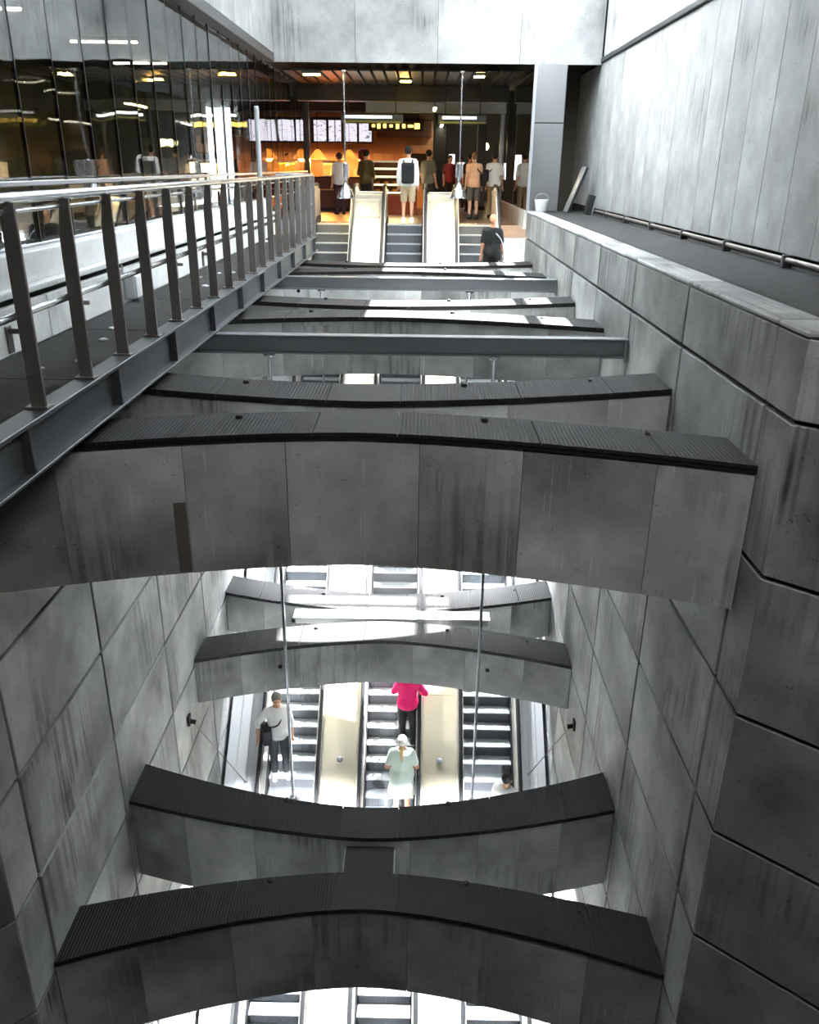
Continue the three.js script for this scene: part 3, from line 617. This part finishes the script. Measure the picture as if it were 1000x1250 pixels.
{
  const t = thing('display_case', 'glowing pastry display case beside the backpacker', 'display case');
  mesh('base', box(-1.5, -0.15, 0, 0.55, 26.6, 27.3, 0.01), S({ color: 0x8a3410, roughness: 0.35 }), t);
  mesh('back', box(-1.5, -0.15, 0.55, 1.45, 27.24, 27.3, 0.006), S({ color: 0x7a4a24, roughness: 0.5 }), t);
  for (const x of [-1.5, -0.19]) mesh('side', box(x, x + 0.04, 0.55, 1.45, 26.6, 27.24, 0.006), S({ color: 0x6a3a1c, roughness: 0.4 }), t);
  for (const y of [0.58, 0.80, 1.02, 1.24]) { const s = mesh('shelf', box(-1.46, -0.19, y, y + 0.025, 26.66, 27.2, 0.005), M.whiteRough, t); mesh('shelf_light', box(-1.44, -0.21, y + 0.03, y + 0.055, 26.61, 26.635, 0.006), emit(0xffe2a0, 3), s); }
  mesh('top', box(-1.52, -0.13, 1.45, 1.5, 26.55, 27.32, 0.008), M.white, t);
  const a = new THREE.RectAreaLight(0xffdca0, 6, 1.2, 0.8); a.position.set(-0.82, 1.0, -26.58); a.rotation.y = Math.PI; t.add(a);
  for (let k = 0; k < 10; k++) mesh('pastry', new THREE.SphereGeometry(0.07, 10, 8).scale(1.2, 0.6, 0.9).translate(-1.35 + (k % 5) * 0.26, (k < 5 ? 0.65 : 0.87) + 0.02, -26.95).toNonIndexed(), S({ color: [0xc07a30, 0xa05a20][k % 2], roughness: 0.6 }), t);
}
function shadeLamp(x, y, z, label) {
  const t = thing('cone_lamp', label, 'lamp', [x, y, -z]);
  mesh('cord', tube([0, 0.3, 0], [0, 3.38 - y, 0], 0.008, 6), M.black, t);
  mesh('shade', lathe([[0.05, 0.3], [0.09, 0.26], [0.30, 0], [0.29, 0], [0.08, 0.24], [0.04, 0.28]], 22), PH({ color: 0xfff0c8, transmission: 0.5, thickness: 0, roughness: 1 }), t);
  mesh('bulb', new THREE.SphereGeometry(0.06, 12, 10).translate(0, 0.1, 0).toNonIndexed(), emit(warm, 14), t);
  const p = new THREE.PointLight(warm, 14); p.position.set(0, 0.0, 0); p.castShadow = true; p.shadow.radius = 3; t.add(p);
}
shadeLamp(-3.35, 1.52, 28.8, 'left glowing cone lamp above the dark service counter');
shadeLamp(-2.34, 1.52, 28.8, 'right glowing cone lamp above the dark service counter');
{
  const t = thing('heat_lamp', 'glowing orange food warmer on the dark service counter', 'food warmer', [-2.9, 1.02, -28.65]);
  mesh('base', cbox(0.6, 0.05, 0.35, 0.01, [0, 0.025, 0]), M.galv, t); mesh('hood', cbox(0.6, 0.06, 0.35, 0.02, [0, 0.42, 0]), M.galv, t);
  for (const s of [-1, 1]) mesh('upright', cbox(0.03, 0.36, 0.03, 0.004, [s * 0.27, 0.22, -0.1]), M.galv, t);
  mesh('element', cbox(0.5, 0.03, 0.2, 0.01, [0, 0.37, 0]), emit(0xff7a20, 10), t);
  const p = new THREE.PointLight(0xff8030, 3); p.position.set(0, 0.33, 0.05); p.castShadow = true; t.add(p);
}
{
  const t = thing('red_urn', 'tall dark red urn on the stall counter behind the customer', 'urn', [-1.9, 1.02, -28.65]);
  mesh('body', lathe([[0, 0], [0.12, 0], [0.12, 0.5], [0.15, 0.58], [0.15, 0.75], [0.1, 0.82], [0, 0.84]], 20), S({ color: 0x6a1c10, roughness: 0.3, metalness: 0.4 }), t); mesh('tap', tube([0, 0.12, 0.12], [0, 0.12, 0.2], 0.015, 8), M.galv, t);
}
// lit stall sign: unreadable amber letters in the photograph
{
  const t = thing('stall_sign', 'glowing amber sign over the food stall', 'sign', [-0.85, 2.52, -28.9]);
  mesh('board', cbox(1.75, 0.3, 0.05, 0.01, [0, 0, -0.03]), S({ color: 0x3a2c10, roughness: 0.6 }), t);
  [-0.72, -0.55, -0.36, -0.16, 0.04, 0.24, 0.45, 0.66].forEach((x, i) => mesh('glyph', cbox(i > 5 ? 0.17 : 0.10, 0.08 + 0.08 * ((i * 5) % 3) / 2, 0.03, 0.012, [x, 0, 0.01]), emit(amber, 2.2), t));
  const a = new THREE.RectAreaLight(amber, 1.2, 1.6, 0.15); a.position.set(0, 0, 0.05); a.rotation.y = Math.PI; t.add(a);
  for (const x of [-0.7, 0.7]) mesh('hanger', tube([x, 0.15, -0.03], [x, 0.86, -0.03], 0.012, 6), M.black, t);
}
// hanging direction signs
function dirSign(x0, x1, label, green) {
  const t = thing('direction_sign', label, 'sign');
  mesh('box', box(x0, x1, 2.42, 2.66, 25.0, 25.12, 0.012), S({ color: 0x3c4448, roughness: 0.5 }), t);
  mesh('lit_line', box(x0 + 0.12, x1 - 0.3, 2.55, 2.615, 24.985, 25.0, 0.006), emit(0xf4f6e8, 2.2), t);
  mesh('lower_strip', box(x0 + 0.05, x1 - 0.05, 2.44, 2.48, 24.985, 25.0, 0.004), S({ color: green, roughness: 0.5 }), t);
  const a = new THREE.RectAreaLight(0xf4f6e8, 1.2, x1 - x0 - 0.4, 0.065); a.position.set((x0 + x1) / 2 - 0.09, 2.58, -24.97); a.rotation.y = Math.PI; t.add(a);
  for (const x of [x0 + 0.2, x1 - 0.2]) mesh('hanger', tube([x, 2.66, -25.06], [x, 3.38, -25.06], 0.014, 6), M.black, t);
}
dirSign(-2.25, -0.55, 'hanging direction sign above the food stall', 0x8a9028);
dirSign(0.40, 1.75, 'hanging direction sign above the dark passage', 0xa0a04a);
tag(mesh('sign_beam', box(-1.6, 2.3, 2.72, 2.98, 25.45, 25.6, 0.01), S({ color: 0x7c868c, roughness: 0.5 })), 'grey horizontal beam hung under the concourse ceiling', 'beam');
// ceiling lamps of the concourse
strip(-2.85, -2.4, 3.288, 21.82, 0xffc050, 60, 'ceiling strip lamp above the left escalator head');
strip(-0.62, -0.28, 3.288, 23.3, 0xffc860, 50, 'ceiling strip lamp above the middle escalator head');
strip(1.15, 1.45, 3.288, 21.95, 0xffd890, 50, 'ceiling strip lamp above the right escalator head');
for (const [st, x, y0, y1, za, zb] of [[strip(0.3, 1.5, 2.72, 23.6, 0xffe9a8, 7, 'slanting strip lamp hung from the concourse ceiling', 'z'), 0.3, 2.8, 3.38, 23.8, 24.6], [strip(0.62, 3.6, 2.6, 29, 0xfff4d8, 8, 'long strip lamp over the dark passage', 'z'), 0.62, 2.68, 3.62, 29.4, 31.2]]) for (const z of [za, zb]) mesh('hanger', tube([x, y0, -z], [x, y1, -z], 0.01, 6), M.black, st);
strip(3.6, 5.2, 3.528, 27.0, 0xfff0cc, 7, 'ceiling strip lamp beyond the glass screen');
strip(3.6, 5.2, 3.528, 31.0, 0xfff0cc, 7, 'far ceiling strip lamp beyond the glass screen');
// pillars and lit panels in the passage
[[0.62, 31.5, 0.42], [1.95, 30.0, 0.3]].forEach(([x, z, w], i) => {
  const t = thing('concourse_pillar', ['dark square pillar behind the backpacker', 'slim grey pillar at the right of the passage'][i], 'pillar');
  mesh('shaft', box(x - w / 2, x + w / 2, 0.12, 3.62, z, z + w, 0.02), i ? M.steelPaint : M.darkRoom, t); mesh('plinth', box(x - w / 2 - 0.03, x + w / 2 + 0.03, 0, 0.12, z - 0.03, z + w + 0.03, 0.01), M.black, t);
});
[[1.15, 0.22, 0.9], [1.62, 0.14, 0.6], [2.1, 0.2, 0.75]].forEach(([x, w, h], i) => {
  const t = thing('lit_panel', ['wide', 'narrow', 'rightmost'][i] + ' white lit panel standing deep in the passage', 'light box', [x, 0, -35.5]);
  mesh('stand', cbox(w, 0.9, 0.12, 0.01, [0, 0.45, -0.02]), M.darkRoom, t); mesh('face', cbox(w, h, 0.1, 0.01, [0, 0.9 + h / 2 + 0.002, 0]), emit(0xf6f8ff, 1.6), t);
  const a = new THREE.RectAreaLight(0xf6f8ff, 1.5, w, h); a.position.set(0, 0.9 + h / 2, 0.06); a.rotation.y = Math.PI; t.add(a);
});
{
  const t = thing('globe_lamp', 'round yellow-white globe lamp deep in the passage', 'lamp', [2.3, 2.05, -33.5]);
  mesh('globe', new THREE.SphereGeometry(0.14, 16, 12).toNonIndexed(), emit(0xfff0b0, 5), t); mesh('stem', tube([0, 0.14, 0], [0, 1.57, 0], 0.012, 6), M.black, t);
  const p = new THREE.PointLight(0xfff0b0, 3); p.castShadow = true; t.add(p);
}
console.log('hall done');

// ---------------------------------------------------------------- people
const smin = (a, b, k) => { const h = Math.max(k - Math.abs(a - b), 0) / k; return Math.min(a, b) - h * h * k * 0.25; };
function capsule(p, a, b, ra, rb) {
  const bx = b[0] - a[0], by = b[1] - a[1], bz = b[2] - a[2], px = p[0] - a[0], py = p[1] - a[1], pz = p[2] - a[2];
  const t = Math.max(0, Math.min(1, (px * bx + py * by + pz * bz) / (bx * bx + by * by + bz * bz + 1e-9)));
  return Math.hypot(px - bx * t, py - by * t, pz - bz * t) - (ra + (rb - ra) * t);
}
const ell = (p, c, r) => { const k = Math.hypot((p[0] - c[0]) / r[0], (p[1] - c[1]) / r[1], (p[2] - c[2]) / r[2]); return (k - 1) * Math.min(...r); };
const mcMat = new THREE.MeshBasicMaterial();
function fieldGeo(fn, lo, hi, res) {
  const mc = new MarchingCubes(res, mcMat, false, false, 40000); mc.isolation = 0;
  const c = lo.map((q, i) => (q + hi[i]) / 2), h = lo.map((q, i) => (hi[i] - q) / 2), half = res / 2, p = [0, 0, 0];
  for (let k = 0; k < res; k++) for (let j = 0; j < res; j++) for (let i = 0; i < res; i++) {
    p[0] = c[0] + h[0] * (i - half) / half; p[1] = c[1] + h[1] * (j - half) / half; p[2] = c[2] + h[2] * (k - half) / half;
    mc.field[i + j * res + k * res * res] = -fn(p);
  }
  mc.update();
  const g0 = new THREE.BufferGeometry(), A = new Float32Array(mc.count * 3);
  for (let i = 0; i < mc.count; i++) for (let q = 0; q < 3; q++) A[i * 3 + q] = c[q] + h[q] * mc.positionArray[i * 3 + q];
  g0.setAttribute('position', new THREE.BufferAttribute(A, 3));
  const g = mergeVertices(g0, 1e-5); g.computeVertexNormals();
  return g.toNonIndexed();
}
function paint(g, f) { const p = g.attributes.position, C = new Float32Array(p.count * 3), c = new THREE.Color(); for (let i = 0; i < p.count; i++) { c.set(f([p.getX(i), p.getY(i), p.getZ(i)])); C.set([c.r, c.g, c.b], i * 3); } g.setAttribute('color', new THREE.BufferAttribute(C, 3)); return g; }
const cloth = {}, dye = (hex) => cloth[hex] ??= S({ color: hex, roughness: 0.85 });
const skinMat = S({ vertexColors: true, roughness: 0.55 });
function person(o) {
  const t = thing('person', o.label, 'person', [o.at[0], o.at[1], -o.at[2]], o.turn ?? Math.PI);
  const k = (o.h ?? 1.75) / 1.75, skin = o.skin ?? 0xc99a7c;
  // joints: x to the person's left, y up, z the way they face
  const J = { hipL: [0.09, 0.93, 0], hipR: [-0.09, 0.93, 0], kneeL: [0.10, 0.50, 0.02], kneeR: [-0.10, 0.50, 0.02], ankL: [0.10, 0.085, -0.02], ankR: [-0.10, 0.085, -0.02], toeL: [0.12, 0.035, 0.14], toeR: [-0.12, 0.035, 0.14],
    shL: [0.175, 1.405, -0.01], shR: [-0.175, 1.405, -0.01], elL: [0.225, 1.12, -0.03], elR: [-0.225, 1.12, -0.03], wrL: [0.235, 0.87, 0.05], wrR: [-0.235, 0.87, 0.05], head: [0, 1.63, 0.02], ...(o.J ?? {}) };
  const w = o.build ?? 1, limb = (p, a, b, ra, rb, g) => capsule(p, J[a], J[b], ra * g, rb * g);
  const arms = (p, add, far = 2) => { let d = 9; for (const s of ['L', 'R']) { d = Math.min(d, capsule(p, J['sh' + s], J['el' + s], 0.053 * w + add, 0.041 * w + add)); if (far > 1) d = Math.min(d, capsule(p, J['el' + s], J['wr' + s], 0.040 * w + add, 0.027 + add)); } return d; };
  const torso = (p, add) => {
    let d = ell(p, [0, 1.30, 0.0], [0.17 * w + add, 0.20 + add, 0.112 * w + add]);
    d = smin(d, ell(p, [0, 1.08, 0.0], [0.145 * w + add, 0.18 + add, 0.105 * w + add]), 0.08);
    d = smin(d, ell(p, [0, 0.94, -0.01], [0.165 * w + add, 0.13 + add, 0.12 * w + add]), 0.07);
    d = smin(d, capsule(p, [-0.14, 1.40, -0.01], [0.14, 1.40, -0.01], 0.05 + add, 0.05 + add), 0.06);
    return d;
  };
  const legs = (p, add, kn = 1) => { let d = 9; for (const s of ['L', 'R']) { d = Math.min(d, capsule(p, J['hip' + s], J['knee' + s], 0.088 * w + add, 0.056 * w + add)); if (kn) d = Math.min(d, capsule(p, J['knee' + s], J['ank' + s], 0.053 * w + add, 0.036 + add)); } return d; };
  const body = (p) => {
    let d = smin(torso(p, 0), legs(p, 0), 0.05); d = smin(d, arms(p, 0), 0.04);
    d = smin(d, capsule(p, [0, 1.42, -0.01], [J.head[0] * 0.6, 1.54, 0], 0.058, 0.052), 0.04);
    for (const s of ['L', 'R']) d = smin(d, capsule(p, [J['ank' + s][0], J['ank' + s][1] - 0.035, J['ank' + s][2]], J['toe' + s], 0.042, 0.032), 0.03);
    return d;
  };
  const R0 = o.small ? 44 : 64, parts = [paint(fieldGeo(body, [-0.48, -0.03, -0.42], [0.48, 1.62, 0.5], R0), () => skin)];
  const H = J.head, nod = (p) => [p[0] - H[0], p[1] - H[1], p[2] - H[2]];
  const head = (q) => { const p = nod(q);
    let d = smin(ell(p, [0, 0.03, -0.01], [0.076, 0.10, 0.095]), ell(p, [0, -0.05, 0.025], [0.058, 0.075, 0.066]), 0.04);
    d = smin(d, capsule(p, [0, 0.012, 0.088], [0, -0.022, 0.108], 0.010, 0.014), 0.015);
    for (const s of [-1, 1]) { d = smin(d, ell(p, [s * 0.078, -0.005, -0.01], [0.012, 0.03, 0.018]), 0.01); d = Math.max(d, -(Math.hypot(p[0] - s * 0.032, p[1] - 0.012, p[2] - 0.098) - 0.014)); }
    d = smin(d, capsule(p, [-0.02, -0.058, 0.088], [0.02, -0.058, 0.088], 0.007, 0.007), 0.01);
    return smin(d, capsule(p, [0, -0.06, -0.02], [0, -0.14, -0.03], 0.05, 0.055), 0.03); };
  parts.push(paint(fieldGeo(head, [H[0] - 0.13, H[1] - 0.17, H[2] - 0.15], [H[0] + 0.13, H[1] + 0.16, H[2] + 0.15], o.small ? 26 : 40), (q) => { const p = nod(q);
    for (const s of [-1, 1]) if (Math.hypot(p[0] - s * 0.032, p[1] - 0.012, p[2] - 0.088) < 0.014) return 0x2a1c16;
    return Math.abs(p[0]) < 0.026 && Math.abs(p[1] + 0.058) < 0.009 && p[2] > 0.07 ? 0x9a5a4c : skin; }));
  for (const [s, sg] of [['L', 1], ['R', -1]]) {                     // hands: palm, four fingers, thumb
    const W = V(...J['wr' + s]), E = V(...J['el' + s]), d = W.clone().sub(E).normalize(), side = V(sg, 0, 0).cross(d).normalize(), nrm = d.clone().cross(side), at = (a, b, c) => W.clone().addScaledVector(d, a).addScaledVector(side, b).addScaledVector(nrm, c).toArray();
    const hand = [tube(at(-0.01, 0, 0), at(0.045, 0, 0), 0.026, 8, 0.034), tube(at(0.04, 0, 0), at(0.085, 0, 0.004), 0.034, 8, 0.03)];
    [[-0.027, 0.058], [-0.009, 0.07], [0.009, 0.066], [0.027, 0.05]].forEach(([b, len]) => { hand.push(tube(at(0.075, b, 0), at(0.075 + len * 0.5, b * 1.05, 0.012), 0.0095, 6, 0.009), tube(at(0.075 + len * 0.5, b * 1.05, 0.012), at(0.075 + len * 0.92, b, 0.034), 0.009, 6, 0.0075)); });
    hand.push(tube(at(0.02, -0.028, 0.005), at(0.055, -0.05, 0.02), 0.012, 6, 0.010), tube(at(0.055, -0.05, 0.02), at(0.085, -0.048, 0.034), 0.010, 6, 0.008));
    for (const g of hand) { g.deleteAttribute('uv'); parts.push(paint(g, () => skin)); }
  }
  const fin = (name, g, mat, par = t) => { g.scale(k, k, k); const m = mesh(name, g, mat, par); return m; };
  parts.forEach((g) => { for (const a of Object.keys(g.attributes)) if (!['position', 'normal', 'color'].includes(a)) g.deleteAttribute(a); });
  const bm = fin('body', mergeGeometries(parts), skinMat);
  // clothes
  const RC = o.small ? 36 : 52, hem = o.hem ?? 0.86;
  const sleeve = (p) => { let d = 9; for (const s of ['L', 'R']) { const a = J['sh' + s], b = J['el' + s], f = o.sleeve ?? 0.75, e = a.map((q, i) => q + (b[i] - q) * Math.min(1, f)); d = Math.min(d, capsule(p, a, e, 0.062 * w, 0.058 * w)); if (f > 1) d = Math.min(d, capsule(p, b, J['wr' + s].map((q, i) => b[i] + (q - b[i]) * (f - 1)), 0.055 * w, 0.042)); } return d; };
  fin(o.dress ? 'dress' : 'shirt', fieldGeo((p) => {
    let d = smin(torso(p, 0.02 + 0.02 * (1 - ss(0.98, 1.15, p[1]))), sleeve(p), 0.05) + 0.003 * Math.sin(p[0] * 50 + p[1] * 9);
    if (o.dress) { const y = (1.0 - p[1]) / (1.0 - o.dress); d = smin(d, Math.max(Math.hypot(p[0] / (1.25), p[2]) - (0.13 + 0.06 * y) * w, o.dress - p[1], p[1] - 1.02), 0.06); d = Math.max(d, o.dress - p[1]); } else d = Math.max(d, hem - p[1]);
    return Math.max(d, p[1] - 1.495);
  }, [-0.46, (o.dress ?? hem) - 0.05, -0.38], [0.46, 1.56, 0.42], RC), dye(o.top));
  if (!o.dress) fin(o.shorts ? 'shorts' : 'trousers', fieldGeo((p) => Math.max(smin(legs(p, 0.022), ell(p, [0, 0.92, -0.01], [0.185 * w, 0.14, 0.142 * w]), 0.04), p[1] - 1.0, (o.shorts ? 0.5 : 0.09) - p[1]), [-0.34, 0.03, -0.36], [0.34, 1.06, 0.42], RC), dye(o.bottom));
  for (const s of ['L', 'R']) { const a = J['ank' + s], b = J['toe' + s]; fin('shoe', fieldGeo((p) => Math.max(smin(capsule(p, [a[0], a[1] - 0.03, a[2] - 0.01], b, 0.054, 0.044), capsule(p, [a[0], a[1] - 0.03, a[2]], [a[0], a[1] + 0.02, a[2]], 0.052, 0.05), 0.03), b[1] - 0.037 - p[1]), [a[0] - 0.11, b[1] - 0.06, Math.min(a[2], b[2]) - 0.12], [a[0] + 0.13, a[1] + 0.1, Math.max(a[2], b[2]) + 0.1], 26), dye(o.shoes ?? 0x222222)); }
  const hm = fin('hair', fieldGeo((q) => { const p = nod(q); let d = ell(p, [0, 0.04, -0.018], [0.088, 0.108, 0.105]); d = Math.max(d, -ell(p, [0, -0.045, 0.085], [0.085, 0.105, 0.075])); d = Math.max(d, -0.045 - p[1] - (o.long ? 0.03 : 0)); if (o.long) d = smin(d, capsule(p, [0, -0.02, -0.085], [0.0, -0.02 - o.long, -0.12], 0.035, 0.018), 0.03); return d; }, [H[0] - 0.13, H[1] - 0.1 - (o.long ?? 0), H[2] - 0.19], [H[0] + 0.13, H[1] + 0.17, H[2] + 0.13], 40), dye(o.hair ?? 0x1d1713));
  if (o.ponyTip) mesh('ponytail', fieldGeo((q) => { const p = nod(q); return capsule(p, [0, -0.07, -0.115], [0, -0.33, -0.155], 0.036, 0.016); }, [H[0] - 0.08, H[1] - 0.4, H[2] - 0.22], [H[0] + 0.08, H[1], H[2] - 0.02], 30).scale(k, k, k), dye(o.ponyTip), t);
  if (o.pack) {
    const b = fin('backpack', fieldGeo((p) => { const q = [Math.abs(p[0]) - 0.11, Math.abs(p[1] - 1.16) - 0.19, Math.abs(p[2] + 0.2) - 0.05]; return Math.hypot(...q.map((v) => Math.max(v, 0))) + Math.min(Math.max(...q), 0) - 0.045; }, [-0.22, 0.85, -0.36], [0.22, 1.48, -0.05], 34), dye(o.pack));
    for (const s of [-1, 1]) { const c = new THREE.CatmullRomCurve3([V(s * 0.10, 1.36, -0.16), V(s * 0.11, 1.47, -0.02), V(s * 0.12, 1.36, 0.13), V(s * 0.13, 1.12, 0.10), V(s * 0.12, 1.0, -0.14)]); fin('strap', new THREE.TubeGeometry(c, 20, 0.02, 6).toNonIndexed(), dye(o.pack)); }
  }
  if (o.bag) { const [bx, by, bz] = o.bagAt ?? [0.26, 0.85, 0]; fin('bag', fieldGeo((p) => { const q = [Math.abs(p[0] - bx) - 0.05, Math.abs(p[1] - by) - 0.13, Math.abs(p[2] - bz) - 0.12]; return Math.hypot(...q.map((v) => Math.max(v, 0))) + Math.min(Math.max(...q), 0) - 0.03; }, [bx - 0.12, by - 0.22, bz - 0.2], [bx + 0.12, by + 0.22, bz + 0.2], 26), dye(o.bag));
    const c = new THREE.CatmullRomCurve3([V(bx, by + 0.14, bz), V(bx * 0.6, 1.25, -0.14), V(-Math.sign(bx) * 0.10, 1.47, 0), V(0, 1.2, 0.14), V(bx, by + 0.14, bz + 0.02)]); fin('bag_strap', new THREE.TubeGeometry(c, 24, 0.014, 6).toNonIndexed(), dye(o.bag)); }
  return t;
}
const up = (z) => { const n = Math.floor((ZT - 0.02 - z) / STEP.dz) + 1; return [-0.002 - n * STEP.dy, ZT - 0.02 - n * STEP.dz + 0.07]; };   // height and depth of the step at z
const bentArms = { elL: [0.25, 1.14, -0.02], elR: [-0.25, 1.14, -0.02], wrL: [0.15, 1.06, 0.19], wrR: [-0.15, 1.06, 0.19] };
let q = up(11.8);
person({ label: 'woman with a white ponytail in a pale mint dress on the middle escalator', at: [-0.2, q[0], q[1]], h: 1.68, build: 1.12, top: 0xcfe0d6, dress: 0.52, sleeve: 0.7, hair: 0xe8e6e0, ponyTip: 0xd8b878, shoes: 0xe6ddd0, skin: 0xb8846a, J: { elL: [0.27, 1.13, -0.05], elR: [-0.27, 1.13, -0.05], wrL: [0.17, 1.0, 0.14], wrR: [-0.17, 1.0, 0.14] } });
q = up(12.75);
person({ label: 'person in a bright pink shirt and black trousers on the middle escalator', at: [-0.12, q[0], q[1]], h: 1.66, top: 0xe0186e, bottom: 0x17181b, sleeve: 1.5, hair: 0x2a1d18, skin: 0xb98568, J: { elR: [-0.33, 1.18, -0.02], wrR: [-0.22, 1.05, 0.16], ...{ elL: [0.27, 1.16, 0.05], wrL: [0.2, 1.05, 0.2] }, head: [0, 1.62, 0.05] } });
q = up(12.15);
person({ label: 'man in a white shirt and dark trousers riding down the left escalator', at: [-2.42, q[0], q[1]], turn: 0.25, h: 1.78, top: 0xf1f2f2, bottom: 0x3a3d42, sleeve: 1.3, hair: 0x6e6a66, shoes: 0xe9eaea, bag: 0x23242a, bagAt: [-0.2, 0.98, 0.05], J: { elR: [-0.34, 1.2, 0.0], wrR: [-0.36, 1.0, 0.14], ankL: [0.10, 0.085, 0.02] } });
q = up(11.28);
person({ label: 'dark-haired man in a white top, only his head showing, on the right escalator', at: [1.58, q[0], q[1]], turn: Math.PI - 0.5, h: 1.72, top: 0xe8e8e4, bottom: 0x30343c, hair: 0x161312 });
person({ label: 'man in white shirt and beige shorts with a black backpack, at the escalator head', at: [-0.36, 0, 22.55], h: 1.80, top: 0xeef0f2, bottom: 0xb7a888, shorts: true, sleeve: 1.9, shoes: 0xf2f2f2, hair: 0x15110f, pack: 0x101216, J: { ankL: [0.11, 0.085, 0.02], kneeL: [0.10, 0.5, 0.05] } });
q = up(20.55);
person({ label: 'person in a black top with light hair stepping onto the right escalator landing', at: [1.66, q[0], q[1]], h: 1.78, top: 0x0e0f11, bottom: 0x121316, hair: 0xb98a68, skin: 0xc08a6c, bag: 0xb9bcc0, bagAt: [-0.3, 0.62, 0.02] });
person({ label: 'woman in a peach top and grey shorts carrying a black shoulder bag', at: [1.42, 0, 24.6], turn: Math.PI + 0.2, h: 1.70, top: 0xd9a884, bottom: 0x5f5a50, shorts: true, sleeve: 0.4, hair: 0x6a4a2c, skin: 0xc79a80, bag: 0x0e0f12, bagAt: [-0.24, 1.05, -0.02] });
person({ label: 'person in a white shirt and tan trousers walking beside the woman in peach', at: [2.02, 0, 25.2], turn: Math.PI - 0.3, h: 1.72, top: 0xd8d8d0, bottom: 0x8a7350, hair: 0x2a2018, small: true, bag: 0x16171a, bagAt: [0.22, 1.15, -0.1] });
person({ label: 'customer in an olive jacket standing at the pastry display case', at: [-1.62, 0, 25.9], turn: Math.PI - 0.5, h: 1.76, top: 0x4a4020, bottom: 0x1c1a18, sleeve: 2, hair: 0x120e0c, small: true, J: bentArms });
person({ label: 'customer in white beside the left hanging bell lamp', at: [-2.42, 0, 26.2], turn: Math.PI + 0.3, h: 1.68, top: 0xdcdce2, bottom: 0x3a2030, hair: 0x3a2418, small: true });
person({ label: 'stall worker in an orange-brown shirt behind the dark counter', at: [-2.75, 0, 29.45], turn: 0.1, h: 1.70, top: 0xb87438, bottom: 0x2a1c14, hair: 0x4a2410, small: true, J: bentArms });
person({ label: 'person in grey standing just right of the backpacker', at: [0.18, 0, 26.4], turn: Math.PI - 0.6, h: 1.78, top: 0x6c6c64, bottom: 0x25262a, hair: 0x15110f, small: true });
person({ label: 'distant person in red in the dark passage', at: [0.95, 0, 31.0], turn: 0.3, h: 1.70, top: 0x7c2a30, bottom: 0x1c1c20, small: true });
person({ label: 'distant person in a mauve top in the dark passage', at: [1.35, 0, 31.6], turn: -0.4, h: 1.66, top: 0x8a6a74, bottom: 0x1a1a1e, hair: 0x2c1c14, small: true });
person({ label: 'distant person in dark clothes at the right of the passage', at: [1.55, 0, 29.0], turn: Math.PI, h: 1.74, top: 0x241a18, bottom: 0x141416, small: true });
console.log('people done');
renderer.render(scene, camera);
